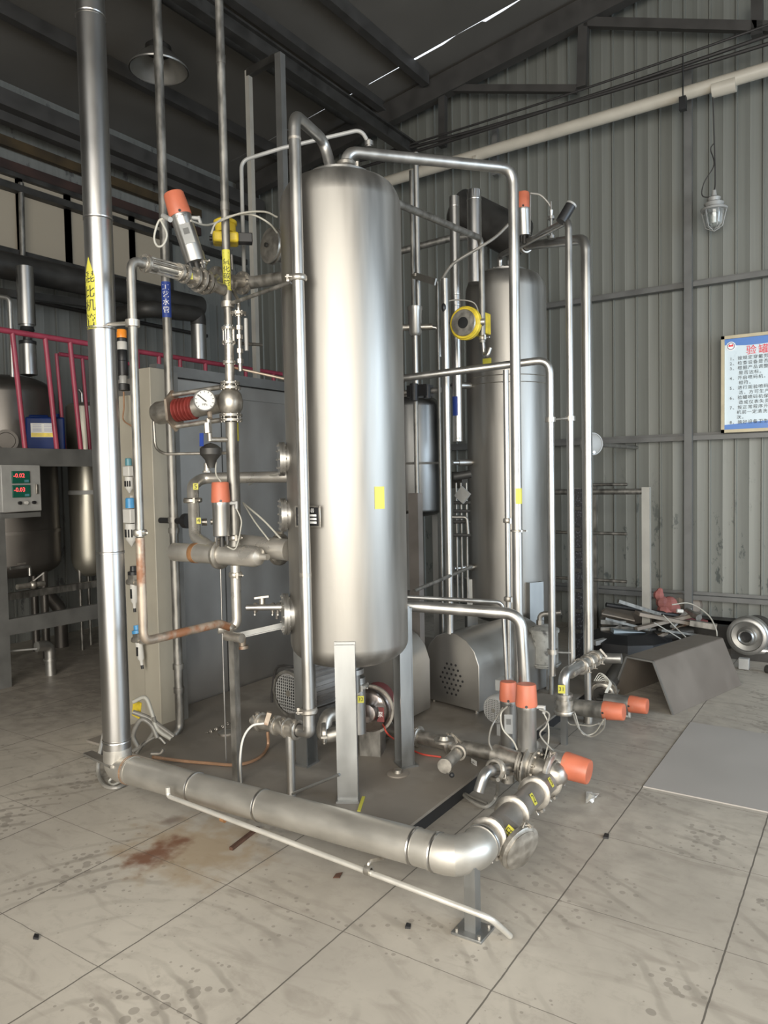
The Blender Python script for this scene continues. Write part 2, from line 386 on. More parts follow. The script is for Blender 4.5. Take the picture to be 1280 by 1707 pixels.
UP = V((0, 0, 1)); X = V((1, 0, 0)); Y = V((0, 1, 0))

def clamp_part(parent, p, axis, r, wing=None, name='clamp', m=None, w_=.014):
    a = V(axis).normalized(); p = V(p)
    mb = MB().lathe(p - a * w_, a, [(0, r * .98), (0, r * 1.25), (w_ * .45, r * 1.42), (w_ * 1.55, r * 1.42), (w_ * 2, r * 1.25), (w_ * 2, r * .98)], 22)
    wv = V(wing) if wing is not None else (a.cross(UP) if abs(a.z) < .9 else V((.8, -.6, 0)))
    wv = (wv - a * wv.dot(a)).normalized()
    q = p + wv * r * 1.42
    mb.box(q + wv * .006, (.012, .012, w_ * 2.2), Matrix((wv, a.cross(wv), a)).transposed())
    mb.cyl(q + wv * .002 - a.cross(wv) * .006, q + wv * .002 + a.cross(wv) * .03, .0035, n=8)
    e = q + a.cross(wv) * .03
    mb.tube([e + wv * .016, e, e - wv * .016], .004, n=8)
    return build(name, mb, m or M_fit, parent)
def band_part(parent, p, axis, r, name='joint_band', m=None, w_=.006):
    a = V(axis).normalized()
    mb = MB().lathe(V(p) - a * w_, a, [(0, r), (0, r * 1.05), (w_ * .8, r * 1.025), (w_ * 1.2, r * 1.025), (w_ * 2, r * 1.05), (w_ * 2, r)], 28)
    return build(name, mb, m or M_clad, parent)
def flange_part(parent, p, axis, r, t=.014, bolts=8, name='flange', m=None):
    a = V(axis).normalized(); p = V(p)
    mb = MB().lathe(p - a * t, a, [(0, 0), (0, r), (t * .9, r), (t * .9, r * .93), (t * 1.1, r * .93), (t * 1.1, r), (t * 2, r), (t * 2, 0)], 26)
    u = a.orthogonal().normalized(); w2 = a.cross(u)
    for i in range(bolts):
        q = p + (u * math.cos(2 * PI * i / bolts) + w2 * math.sin(2 * PI * i / bolts)) * r * .8
        mb.cyl(q - a * t * 1.6, q + a * t * 1.6, r * .09, n=6)
    return build(name, mb, m or M_fit, parent)
def pipe(name, label, cat, pts, r, m=None, bend=None, group=None, n=18):
    """a pipe run as a thing whose tube is its own part"""
    t = thing(name, label, cat, min((V(p) for p in pts), key=lambda q: q.z), group)
    build('tube', MB().tube(pts, r, bend, n), m or M_pipe, t)
    return t
def label_part(parent, s, p, xd, yd, wd, ht, size, bg=None, ink=None, name='label_sticker'):
    xd = V(xd).normalized(); yd = V(yd).normalized(); nd = xd.cross(yd).normalized()
    b = build(name, MB().box(V(p), (wd, ht, .0016), Matrix((xd, yd, nd)).transposed()), bg or M_tape, parent, label='yellow number sticker' if bg is None else None)
    build('lettering', text(s, size, V(p) + nd * .0012, xd, yd), ink or M_ink, b)
    return b
def camx(p):                                       # horizontal direction to the right as seen from the door, at p
    v = V((EYE.x - p[0], EYE.y - p[1], 0)).normalized(); return UP.cross(v)

# ------------------------------------------------------------ the building
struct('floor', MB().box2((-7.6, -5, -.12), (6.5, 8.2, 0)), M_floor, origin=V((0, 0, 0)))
RZ = lambda x: 6.9 + .15 * x
def roof_strip(mb, x0, x1, y0, y1, t=.006):
    mb.add([(x0, y0, RZ(x0)), (x1, y0, RZ(x1)), (x1, y1, RZ(x1)), (x0, y1, RZ(x0)), (x0, y0, RZ(x0) + t), (x1, y0, RZ(x1) + t), (x1, y1, RZ(x1) + t), (x0, y1, RZ(x0) + t)],
           [(0, 3, 2, 1), (4, 5, 6, 7), (0, 1, 5, 4), (2, 3, 7, 6), (0, 4, 7, 3), (1, 2, 6, 5)])
mb = MB(); YS = 7.28
roof_strip(mb, -7.6, 3.0, -5, YS)
gaps = [((668, 143), .012), ((693, 132), .028), ((737, 113), .03), ((760, 97), .006), ((803, 76), .012), ((806, 75), .04), ((838, 62), .03), ((870, 46), .012), ((918, 18), .02)]
gx = [(at(p[0], p[1], y=YS).x, wd) for p, wd in gaps]
# daylight slits: the roof sheet stops short of the gable flashing by an uneven gap
xs = [(-7.6, 0)] + [(x, g) for x, g in gx] + [(gx[-1][0] + .25, .004), (3.0, 0)]
for (x0, g0), (x1, g1) in zip(xs, xs[1:]):
    if x1 - x0 < .005: continue
    y0a, y0b = YS + g0 * 1.3, YS + g1 * 1.3
    mb.add([(x0, y0a, RZ(x0)), (x1, y0b, RZ(x1)), (x1, 8.2, RZ(x1)), (x0, 8.2, RZ(x0)), (x0, y0a, RZ(x0) + .006), (x1, y0b, RZ(x1) + .006), (x1, 8.2, RZ(x1) + .006), (x0, 8.2, RZ(x0) + .006)],
           [(0, 3, 2, 1), (4, 5, 6, 7), (0, 1, 5, 4), (2, 3, 7, 6), (0, 4, 7, 3), (1, 2, 6, 5)])
mb.add([(3.0, -5, RZ(3)), (6.5, -5, RZ(-.5)), (6.5, 8.2, RZ(-.5)), (3.0, 8.2, RZ(3)), (3.0, -5, RZ(3) + .05), (6.5, -5, RZ(-.5) + .05), (6.5, 8.2, RZ(-.5) + .05), (3.0, 8.2, RZ(3) + .05)],
       [(0, 3, 2, 1), (4, 5, 6, 7), (0, 1, 5, 4), (2, 3, 7, 6), (0, 4, 7, 3), (1, 2, 6, 5)])
struct('ceiling', mb, M_roof)
def rib_wall(mb, a, b, z0, z1f, nrm, period, phase=0, rib=.024, dep=.015):
    """profiled sheet from a to b (plan points), front towards nrm, top given by z1f(s)"""
    a, b, nrm = V(a), V(b), V(nrm); L = (b - a).length; d = (b - a).normalized(); prof = [(0, 0)]
    s = phase + .01
    while s < L - rib:
        prof += [(s - .006, 0), (s - .005, -.012), (s - .001, -.012), (s, 0), (s + .004, dep), (s + rib - .006, dep), (s + rib, 0)]
        for q in (.5,): prof += [(s + rib + (period - rib) * q - .010, 0), (s + rib + (period - rib) * q, .003), (s + rib + (period - rib) * q + .010, 0)]
        s += period
    prof = [p for p in prof if p[0] < L] + [(L, 0)]
    n = len(prof); vs = []
    for s_, o in prof: vs += [a + d * s_ + nrm * o + UP * z0, a + d * s_ + nrm * o + UP * z1f((a + d * s_).x)]
    vs += [a - nrm * .06 + UP * z0, a - nrm * .06 + UP * z1f(a.x), b - nrm * .06 + UP * z0, b - nrm * .06 + UP * z1f(b.x)]
    fs = [(2 * i, 2 * i + 2, 2 * i + 3, 2 * i + 1) for i in range(n - 1)] + [(2 * n, 2 * n + 1, 2 * n + 3, 2 * n + 2), (0, 1, 2 * n + 1, 2 * n), (2 * n - 2, 2 * n + 2, 2 * n + 3, 2 * n - 1)]
    mb.add(vs, fs)
wx0 = at(1097, 600, y=8).x
mb = MB(); ph = (wx0 + 7.6) % .236
rib_wall(mb, (-7.6, 8, 0), (3.0, 8, 0), 0, lambda x: RZ(x) + .0, (0, -1, 0), .236, ph)
rib_wall(mb, (3.0, 8, 0), (6.5, 8, 0), 0, lambda x: RZ(3) - (x - 3) * .15, (0, -1, 0), .236)
struct('wall_back', mb, M_wall, origin=V((0, 8, 0)), angle=20)
mb = MB(); WZ0, WZ1 = 4.02, 4.86
rib_wall(mb, (-7.5, -5, 0), (-7.5, 8, 0), 0, lambda x: WZ0, (1, 0, 0), .30)
struct('wall_left', mb, M_wall2, origin=V((-7.5, 0, 0)), angle=20)
mb = MB(); mb.box2((-7.56, -5, WZ1), (-7.5, 8, RZ(-7.5)))
struct('wall_left_upper', mb, M_wall2)
mb = MB(); mb.box2((-7.6, -3.26, 0), (-2.8, -3.2, 6)); mb.box2((5.8, -3.26, 0), (6.5, -3.2, 6)); mb.box2((-2.8, -3.26, 5.0), (5.8, -3.2, 7.3))
struct('wall_front', mb, M_wall2)
mb = MB(); mb.box2((6.5, -5, 0), (6.56, 1.4, 6.4)); mb.box2((6.5, 7.0, 0), (6.56, 8.1, 6.4)); mb.box2((6.5, 1.4, 4.4), (6.56, 7.0, 6.4))
struct('wall_right', mb, M_wall2)
# clerestory windows of the left wall
wy = []
y = -1.6; k = 0
edges = [at(px, py, x=-7.45).y for px, py in ((-260, 400), (-110, 400), (36, 400), (115, 400), (205, 400), (221, 400), (283, 400))]
edges = [edges[0], edges[1], edges[2], edges[3], (edges[3] + edges[5]) / 2 + .05, edges[5], edges[6]]
for i in range(len(edges) - 1):
    y0, y1 = edges[i], edges[i + 1]
    wroot = bpy.data.objects.new('window_%d' % (i + 1), None); C.objects.link(wroot); wroot.location = (-7.47, y0, WZ0); wroot['kind'] = 'structure'
    build('window_frame', MB().box2((-7.52, y0 - .03, WZ0), (-7.44, y0 + .03, WZ1)).box2((-7.52, y1 - .03, WZ0), (-7.44, y1 + .03, WZ1)).box2((-7.52, y0, WZ0), (-7.42, y1, WZ0 + .05)).box2((-7.52, y0, WZ1 - .05), (-7.42, y1, WZ1)), M_dark, wroot)
    build('pane', MB().box2((-7.49, y0 + .03, WZ0 + .05), (-7.48, y1 - .03, WZ1 - .05)), M_panelw, wroot)
mb = MB().box2((-7.56, edges[-1], WZ0), (-7.5, 8, WZ1)).box2((-7.56, -5, WZ0), (-7.5, edges[0], WZ1))
struct('trim_1', mb, M_wall2)
# gable rafter and lattice on the back wall
struct('trim_2', MB().bar((-7.4, 7.72, RZ(-7.4) - .17), (3.0, 7.72, RZ(3) - .17), .12, .24), M_purlin)
q = lambda px, py, y=7.72: at(px, py, y=y)
for i, (a, b, wd) in enumerate([((738, 150), (738, 245), .10), ((738, 148), (962, 149), .09), ((973, 38), (970, 146), .12), ((976, 38), (1285, 46), .11), ((1262, 0), (1262, 60), .12)]):
    solo('truss_strut', ['short upright strut hanging under the sloping rafter on its left', 'level dark strut left of the tall truss upright', 'tall dark truss upright right of the daylight slits',
         'level dark strut running right from the tall truss upright', 'dark truss upright at the upper right corner'][i], 'strut', MB().bar(q(*a), q(*b), .07, wd * .8), M_purlin)
# roof purlins run from the door towards the back wall
for i, (x, h, wd) in enumerate([(-6.5, .14, .09), (-4.35, .14, .09), (-2.2, .14, .09)]):
    struct('trim_%d' % (3 + i), MB().box2((x - wd / 2, -5, RZ(x) - h), (x + wd / 2, 7.6, RZ(x) - .005)), M_purlin)
for n_, p_, lab in [(0, (300, 0), 'dark steel carrier beam under the roof, lower left one of the pair ending at the back wall'), (1, (385, 0), 'dark steel carrier beam under the roof, upper right one of the pair ending at the back wall')]:
    yb = 7.7; e = at(693 if n_ == 0 else 640, 262 if n_ == 0 else 185, y=yb); k = at(p_[0], p_[1], x=e.x)
    solo('carrier_beam', lab, 'beam', MB().box2((e.x - .05, -1, e.z - .02), (e.x + .05, yb, e.z + .0)).box2((e.x - .012, -1, e.z), (e.x + .012, yb, e.z + .12)).box2((e.x - .05, -1, e.z + .12), (e.x + .05, yb, e.z + .14)), M_purlin if n_ else M_dark, 'carrier beams under the roof')
e = at(385, 60, x=-5.3)
solo('round_duct', 'dark round overhead pipe running beside the carrier beams', 'pipe', MB().cyl((-5.32, -1, RZ(-5.32) - .12), (-5.32, 7.5, RZ(-5.32) - .12), .085), M_dark)
# eave gutter, ledges above the windows
for i, (px, py, x, h, wd, m_, lab) in enumerate([(0, 150, -7.1, .16, .14, M_purlin, 'dark eave beam highest on the left side'), (0, 185, -7.2, .10, .10, M_purlin, 'grey eave channel under the highest left beam'),
        (0, 300, -7.42, .07, .10, M_dark, 'dark rail above the left windows')]):
    e = at(px, py, x=x)
    solo('eave_beam', lab, 'beam', MB().box2((x - wd / 2, -2, e.z - h), (x + wd / 2, 7.8, e.z)), m_)
e = at(0, 222, x=-7.4)
solo('insulation_strip', 'ochre insulation strip showing under the left eave', 'insulation', MB().box2((-7.46, -2, e.z - .10), (-7.40, 7.0, e.z)), mat('ochre_insulation', (.04, .026, .010), .8, 0, .6, (3, 3, 3)))
e = at(0, 262, x=-7.43)
solo('insulation_strip', 'rust red strip under the ochre insulation of the left eave', 'insulation', MB().box2((-7.47, -2, e.z - .10), (-7.42, 7.0, e.z)), mat('rust_strip', (.028, .014, .011), .8, 0, .6, (3, 3, 3)))
# back wall girts and posts
for i, (px, py, x0) in enumerate([(1280, 452, -4.3), (1280, 721, -4.3), (1280, 1000, -4.3)]):
    e = at(px, py, y=7.9)
    solo('wall_girt', ['upper dark girt across the back wall above the sign', 'middle dark girt across the back wall just under the sign', 'lowest dark girt across the back wall behind the scrap pile'][i], 'girt',
         MB().box2((x0, 7.87, e.z - .045), (2.8, 7.95, e.z)).box2((x0, 7.945, e.z), (2.8, 7.95, e.z + .03)), M_grey)
for i, px in enumerate([1148, 832]):
    e = at(px, 700, y=7.84)
    solo('wall_post', ['dark upright post against the back wall left of the sign', 'thin upright post against the back wall behind the tall pipes'][i], 'post', MB().box2((e.x - (.035 if i == 0 else .03), 7.80, 0 if i == 0 else 5.0), (e.x + (.035 if i == 0 else .03), 7.86, zz(px, 175 if i == 0 else 190, 8))), M_grey)
solo('primer_rail', 'dark red steel rail at the foot of the back wall', 'rail', MB().box2((at(1165, 1040, y=7.7).x, 7.6, .02), (1.5, 7.8, .2)), M_reddark)
# cream pipe and cables across the back wall
a, b = at(560, 328, y=7.6), at(1290, 112, y=7.6); zc = (a.z + b.z) / 2
t = pipe('cream_pipe', 'long cream plastic pipe crossing high along the back wall', 'pipe', [(a.x, 7.6, a.z), (1.6, 7.6, b.z + (1.6 - b.x) * (b.z - a.z) / (b.x - a.x))], .062, M_pvc)
for px in (1207, 795):
    c_ = at(px, 145 if px > 1000 else 268, y=7.6); build('coupling', MB().cyl(c_ - X * .10 if px > 1000 else c_ - X * .02, c_ + X * .10 if px > 1000 else c_ + X * .02, .07), M_pvc, t)
for i, (p0, p1, sg) in enumerate([((600, 280), (1290, 56), .10), ((600, 268), (1290, 70), .10), ((640, 254), (1290, 38), .10)]):
    a, b = at(*p0, y=7.55), at(*p1, y=7.55)
    pts = [a.lerp(b, s / 8) - UP * sg * (1 - (s / 4 - 1) ** 2) * .3 for s in range(9)]
    solo('overhead_cable', ['black cable sagging just above the cream pipe, lowest of the bundle', 'second black cable sagging above the cream pipe, in the middle of the bundle', 'black cable topmost of the bundle above the cream pipe'][i], 'cable', MB().wire(pts, .018 if i < 2 else .012), M_black2)
e = at(1139, 160, y=7.55)
solo('cable_bracket', 'small black bracket hooked under the cream pipe', 'bracket', MB().box2((e.x - .03, 7.5, e.z - .14), (e.x + .03, 7.56, e.z - .02)).cyl((e.x, 7.53, e.z - .05), (e.x, 7.53, e.z + .35), .006), M_black)

# ------------------------------------------------------------ hanging lamps
p = pt(265, 118, 7.0)
t = thing('pendant_lamp', 'aluminium bell shaped pendant lamp hanging from the roof', 'lamp', p)
build('lamp_shade', MB().lathe(p, UP, [(0, .27), (.012, .275), (.05, .235), (.13, .165), (.17, .12), (.17, .115), (.13, .16), (.05, .228), (.012, .262), (0, .262)], 36), M_alu, t)
build('lamp_housing', MB().lathe(p + UP * .165, UP, [(0, 0), (0, .12), (.05, .12), (.09, .07), (.13, .03), (.13, 0)], 24), M_dark, t)
build('bulb', MB().sphere(p + UP * .09, .05), M_white, t)
mb = MB()
for i in range(22): mb.tube([p + UP * (.29 + i * .04) + X * .008 * (-1) ** i, p + UP * (.33 + i * .04) - X * .008 * (-1) ** i], .006, n=6)
mb.cyl(p + UP * 1.15, V((p.x, p.y, RZ(p.x))), .006, n=6); build('chain', mb, M_dark, t)
p = pt(1190, 382, 7.1)
t = thing('explosion_proof_lamp', 'caged glass lamp hanging on a cable before the back wall', 'lamp', p)
build('lamp_housing', MB().lathe(p + UP * .17, UP, [(0, 0), (0, .12), (.02, .12), (.04, .075), (.07, .09), (.09, .05), (.12, .06), (.14, .025), (.19, .02), (.19, 0)], 24), M_lightgrey, t)
build('glass_globe', MB().lathe(p, UP, [(0, 0), (.01, .04), (.05, .075), (.17, .09)], 24), M_glass, t)
build('bulb', MB().lathe(p + UP * .04, UP, [(0, 0), (.01, .03), (.11, .035), (.13, 0)], 16), M_white, t)
mb = MB()
for i in range(6):
    a_ = i * PI / 3; u = V((math.cos(a_), math.sin(a_), 0)); mb.tube([p + UP * .17 + u * .11, p + UP * .02 + u * .075, p - UP * .02], .004, .02, 6)
build('wire_cage', mb, M_lightgrey, t)
top = zz(1190, 170, 7.1)
build('cable', MB().wire([p + UP * .35, p + UP * .5 + X * .01, at(1188, 152, y=7.58)], .006).wire([p + UP * .3 + X * .02, p + UP * .33 - X * .10, p + UP * .45 - X * .09, p + UP * .6, p + UP * .75 - X * .03, p + UP * .8], .005), M_black2, t)

# ------------------------------------------------------------ wall sign
a = at(1203, 562, y=7.86); b = at(1203, 722, y=7.86)
x0, z0, z1 = a.x, b.z, a.z; x1 = x0 + 1.25
t = thing('safety_notice_board', 'framed blue and white notice board with red Chinese title on back wall', 'sign', (x0, 7.86, z0))
build('board', MB().box2((x0 + .02, 7.838, z0 + .02), (x1, 7.85, z1 - .02)), M_signbg, t)
build('frame', MB().box2((x0, 7.82, z0), (x0 + .03, 7.86, z1)).box2((x0, 7.82, z0), (x1, 7.86, z0 + .03)).box2((x0, 7.82, z1 - .03), (x1, 7.86, z1)).box2((x1 - .03, 7.82, z0), (x1, 7.86, z1)), mat('aged_sign_frame', (.42, .37, .26), .5, .3, .2), t)
W = x1 - x0
def wave(zf0, zf1):
    n = 20; vs = []
    for i in range(n + 1): s = i / n; xx = x0 + .03 + (W - .06) * s; vs += [(xx, 7.836, zf0(s)), (xx, 7.836, zf1(s))]
    return MB().add(vs, [(2 * i, 2 * i + 2, 2 * i + 3, 2 * i + 1) for i in range(n)])
build('top_band', wave(lambda s: z1 - .085 - .02 * math.sin(s * 7), lambda s: z1 - .03), M_signblue, t)
build('bottom_band', wave(lambda s: z0 + .03, lambda s: z0 + .075 + .05 * min(1, s * 1.6)), M_signblue, t)
cx_, cz_ = x0 + .085, z1 - .10
bd = build('emblem', MB().cyl((cx_, 7.837, cz_), (cx_, 7.833, cz_), .042, n=28), M_whiteink, t)
build('emblem_ring', MB().lathe((cx_, 7.8325, cz_), (0, -1, 0), [(0, .028), (.0005, .034), (.001, .028)], 28), mat('emblem_navy', (.05, .05, .15), .5), bd)
build('emblem_core', MB().prism([(cx_ - .022, 7.8325, cz_ - .004), (cx_ + .022, 7.8325, cz_ - .004), (cx_ + .016, 7.8325, cz_ + .02), (cx_, 7.8325, cz_ + .008), (cx_ - .016, 7.8325, cz_ + .02)], (0, -.001, 0)), M_redink, bd)
build('title', text('验罐喷码机操作', .092, (x0 + .215, 7.834, z1 - .158), X, UP, align='LEFT', spacing=1.28), M_redink, t)
lines = ['1、按规定穿戴劳动保护用品', '2、检查设备是否正常。', '3、根据产品调整好液位高度', '     是否达标。', '4、开启喷码机，调整喷码日期', '     相符。', '5、进行观验喷码是否清晰，整', '     洁，方可生产。', '6、验罐喷码机保持干燥以防', '     造成仪表失灵或电气故障', '7、按正常程序开关喷码机，开',
         '    机前一定清洗喷码机，每', '    次。', '8、搞好设备卫生，保持现场']
mb = MB()
for i, l in enumerate(lines):
    build('text_line', text(l, .040, (x0 + .075, 7.834, z1 - .222 - i * .0465), X, UP, align='LEFT', spacing=1.22), M_ink, t)
build('footer_text', text('山东品鑫食博士饮料有限公司', .036, (x0 + .40, 7.834, z0 + .072), X, UP, align='LEFT'), M_whiteink, t)
print('sign', W, z1 - z0)

# ------------------------------------------------------------ platform on the left
PX = -5.9; PZ = 1.93
mb = MB().box2((-6.3, -1.5, PZ - .10), (PX, 7.8, PZ)).box2((PX, -1.5, PZ - .13), (PX + .03, 7.8, PZ + .02))
t = thing('steel_platform', 'dark raised steel platform along the left wall', 'platform', (PX, 3.3, 0))
build('deck', mb, M_grey, t)
for yy in (at(8, 1100, x=PX).y, 5.9): build('column', MB().box2((PX - .10, yy - .06, 0), (PX + .0, yy + .05, PZ - .13)), M_grey, t)
e = at(15, 1033, x=PX); build('lower_beam', MB().box2((PX - .05, 1.5, e.z - .13), (PX, 7.4, e.z)), M_grey, t)
e = at(50, 985, x=PX - .35); build('lower_beam', MB().box2((PX - .42, 1.5, e.z - .06), (PX - .37, 7.4, e.z)), M_galv, t)
def rail(label, x, ys, y0, y1, z_top, lean=0, r=.021, low=None):
    t = thing('guard_rail', label, 'railing', (x, y0, PZ), 'red guard rails of the platform')
    build('top_rail', MB().tube([(x, y0, z_top), (x, y1, z_top)], r + .003), M_red, t)
    if low: build('middle_rail', MB().tube([(x, y0, low), (x, y1, low)], r * .9), M_red, t)
    for yy in ys: build('baluster', MB().tube([(x, yy, PZ), (x, yy - lean, z_top)], r), M_red, t)
za = zz(20, 550, at(20, 550, x=PX + .0).length)
zt = at(40, 556, x=PX).z
ys = [at(px, 748, x=PX).y for px in (-60, 42, 95, 135)]
rail('red tubular guard rail at the platform edge, nearest one with leaning posts', PX, ys, -1.0, ys[-1] + .30, zt, .07)
zt2 = at(97, 590, x=-6.28).z
ys = [at(px, 740, x=-6.28).y for px in (108, 150)]
rail('red guard rail on the far side of the platform beside the cream tank', -6.28, ys, ys[0] - .02, ys[-1] + .5, zt2, .05, .016)
y0 = at(229, 585, x=PX).y; ysr = [at(px, 600, x=PX).y for px in (229, 265, 300, 342, 409, 455)]
rail('red guard rail seen above the stainless cabinet behind the risers', PX, ysr, y0, 7.3, zt, 0, .021)
# jerrycan
c0 = at(77, 748, x=-6.1); jx = c0.x; jy = c0.y; hw, hd, hh = .155, .11, .325
t = thing('jerrycan', 'blue plastic jerrycan with white and yellow label on the platform', 'jerrycan', (jx, jy, PZ))
v_ = camx((jx, jy)); fv = v_.cross(UP)       # towards camera
R_ = Matrix((v_, -fv, UP)).transposed()
build('body', MB().box((jx, jy, PZ + .15), (hw * 2, hd * 2, .30), R_).box(V((jx, jy, PZ + .31)) - v_ * .05, (.16, .05, .03), R_), M_blue, t, bevel=.028)
build('screw_cap', MB().cyl(V((jx, jy, PZ + .29)) + v_ * .09, V((jx, jy, PZ + .335)) + v_ * .09, .03), M_blue, t)
lb = V((jx, jy, PZ + .185)) + fv * (hd + .001) - v_ * .02
l_ = build('label', MB().box(lb, (.19, .12, .002), Matrix((v_, UP, fv)).transposed()), M_white, t)
build('yellow_band', MB().box(lb - UP * .04 + fv * .0015, (.185, .035, .001), Matrix((v_, UP, fv)).transposed()), M_yellow, l_)
mb = MB()
for i in range(5): mb.box(lb + UP * (.045 - i * .013) + fv * .0015 - v_ * .045, (.07, .003, .001), Matrix((v_, UP, fv)).transposed()); mb.box(lb + UP * (.045 - i * .013) + fv * .0015 + v_ * .045, (.07, .003, .001), Matrix((v_, UP, fv)).transposed())
build('print_lines', mb, M_bluetape, l_)
# tanks at the platform
def vessel(name, label, c, r, z0, z1, m_, top=.12, bot=.10, n=48):
    t = thing(name, label, 'tank', (c.x, c.y, z0))
    prof = [(0, 0)] + [(bot * (1 - math.cos(a_)), r * math.sin(a_) ** .7) for a_ in [i * PI / 2 / 8 for i in range(1, 9)]]
    H = z1 - z0; prof += [(H - top + top * math.sin(a_), r * math.cos(a_) ** .7) for a_ in [i * PI / 2 / 8 for i in range(0, 8)]] + [(H, 0)]
    build('shell', MB().lathe((c.x, c.y, z0), UP, prof, n), m_, t); return t
c = pt(12, 800, 7.0); t = vessel('storage_tank', 'dull dark storage tank behind the red rail at left edge', c, .44, .78, zz(10, 628, 7.0), M_darktank, .18, .15)
zt_ = zz(10, 628, 7.3)
build('manway', MB().lathe(pt(10, 735, 6.58), (pt(10, 735, 6.58) - pt(0, 735, 7.0)) * V((1, 1, 0)), [(-.05, .10), (.02, .10), (.02, .075), (.03, .07), (.03, 0)], 24), M_darktank, t)
build('band', MB().lathe((c.x, c.y, 1.2), UP, [(0, .44), (0, .45), (.03, .45), (.03, .44)], 40), M_darktank, t)
for a_ in (.4, 2.0, 3.6, 5.2): build('leg', MB().cyl((c.x + .34 * math.cos(a_), c.y + .34 * math.sin(a_), 0), (c.x + .34 * math.cos(a_), c.y + .34 * math.sin(a_), .9), .035), M_darktank, t)
c = pt(145, 800, 7.45); t = vessel('cream_tank', 'slim cream coloured tank standing behind the insulated riser', c, .175, .72, zz(130, 672, 7.45), M_cream, .05, .22)
build('band', MB().lathe((c.x, c.y, zz(140, 824, 7.45)), UP, [(0, .175), (0, .183), (.04, .183), (.04, .175)], 40), M_lightgrey, t)
for a_ in (.6, 2.7, 4.8): build('leg', MB().cyl((c.x + .13 * math.cos(a_), c.y + .13 * math.sin(a_), 0), (c.x + .13 * math.cos(a_), c.y + .13 * math.sin(a_), .95), .016), M_galv, t)
build('top_fitting', MB().tube([up(137, 672, 7.45, 675), up(137, 672, 7.45, 655), up(133, 672, 7.45, 650)], .015), M_pipe, t)
# pipes over the platform
t = pipe('overhead_duct', 'dark horizontal duct running along the left windows', 'pipe', [at(-60, 428, x=-6.9), at(332, 512, x=-6.9)], .13, M_dark)
build('support_beam', MB().bar(at(-60, 480, x=-7.0) - UP * 0, at(240, 518, x=-7.0), .08, .07), M_dark, t)
a = at(245, 515, x=-6.3); b = at(330, 524, x=-6.3)
t = pipe('duct_branch', 'dark branch duct with stainless downpipe below the left windows', 'pipe', [V((-6.9, a.y, a.z)), a, b, b - UP * .12], .085, M_dark, .09)
build('downpipe', MB().lathe(b - UP * .5, UP, [(0, 0), (0, .083), (.42, .083), (.42, 0)], 24), M_clad, t)
p = pt(41, 445, 6.9)
t = thing('steam_hood_pipe', 'wide stainless downpipe under the duct above the dark tank', 'pipe', p - UP * .55)
build('tube', MB().lathe(p, -UP, [(0, 0), (0, .075), (.53, .078), (.53, .06), (.55, .06), (.55, 0)], 24), M_clad, t)
build('black_joint', MB().lathe(p - UP * .53, -UP, [(0, .05), (.05, .065), (.08, .04), (.14, .04), (.15, .075), (.18, .075), (.18, 0)], 20), M_black, t)
build('cone', MB().lathe(p - UP * .71, -UP, [(0, 0), (0, .07), (.28, .075), (.30, .0)], 24), M_clad, t)
p0 = pt(16, 497, 6.7)
pipe('thin_riser', 'thin stainless pipe beside the downpipe over the dark tank', 'pipe', [pt(-30, 490, 6.7), p0, up(16, 497, 6.7, 632)], .022, M_pipe)
pipe('thin_riser', 'thin dark upright pipe crossing the leftmost window', 'pipe', [at(35, 305, x=-7.40), at(38, 434, x=-7.40)], .028, M_galv)
pipe('cable_conduit', 'dark conduit running level behind the downpipes, below the duct', 'conduit', [at(55, 502, x=-7.45), at(345, 560, x=-7.45)], .022, M_black2)
# control box below the platform
a = at(1, 776, x=PX + .06); b = at(70, 852, x=PX + .06); zt_ = at(35, 775, x=PX + .06).z; zb_ = at(35, 853, x=PX + .06).z
t = thing('control_box', 'small grey control box with two red digital displays under platform', 'control box', (PX, (a.y + b.y) / 2, zb_))
build('housing', MB().box2((PX - .12, a.y, zb_), (PX + .06, b.y, zt_)), M_lightgrey, t, bevel=.006)
build('bottom_ledge', MB().box2((PX - .1, a.y, zb_ - .05), (PX + .04, b.y, zb_ - .01)), M_grey, t)
xf = PX + .061; L = b.y - a.y
for i, s_ in enumerate(('-0.02', '-0.03')):
    zc = zt_ - .10 - i * .115
    d = build('display', MB().box2((xf - .002, a.y + L * .25, zc - .05), (xf + .012, a.y + L * .70, zc + .05)), M_green, t, bevel=.003)
    build('digits', text(s_, .048, (xf + .0125, a.y + L * .42, zc + .012), Y, UP), M_led, d)
    build('bezel', MB().box2((xf + .010, a.y + L * .55, zc - .042), (xf + .014, a.y + L * .66, zc - .022)), M_teal, d)
for i, s_ in enumerate((.42, .58, .78)): build('push_button', MB().cyl((xf, a.y + L * s_, zt_ - .31), (xf + .022, a.y + L * s_, zt_ - .31), .014, n=12), M_black if i != 1 else M_white, t)
build('door_latch', MB().box2((xf, a.y + L * .84, zt_ - .24), (xf + .02, a.y + L * .89, zt_ - .16)), M_fit, t, bevel=.003)
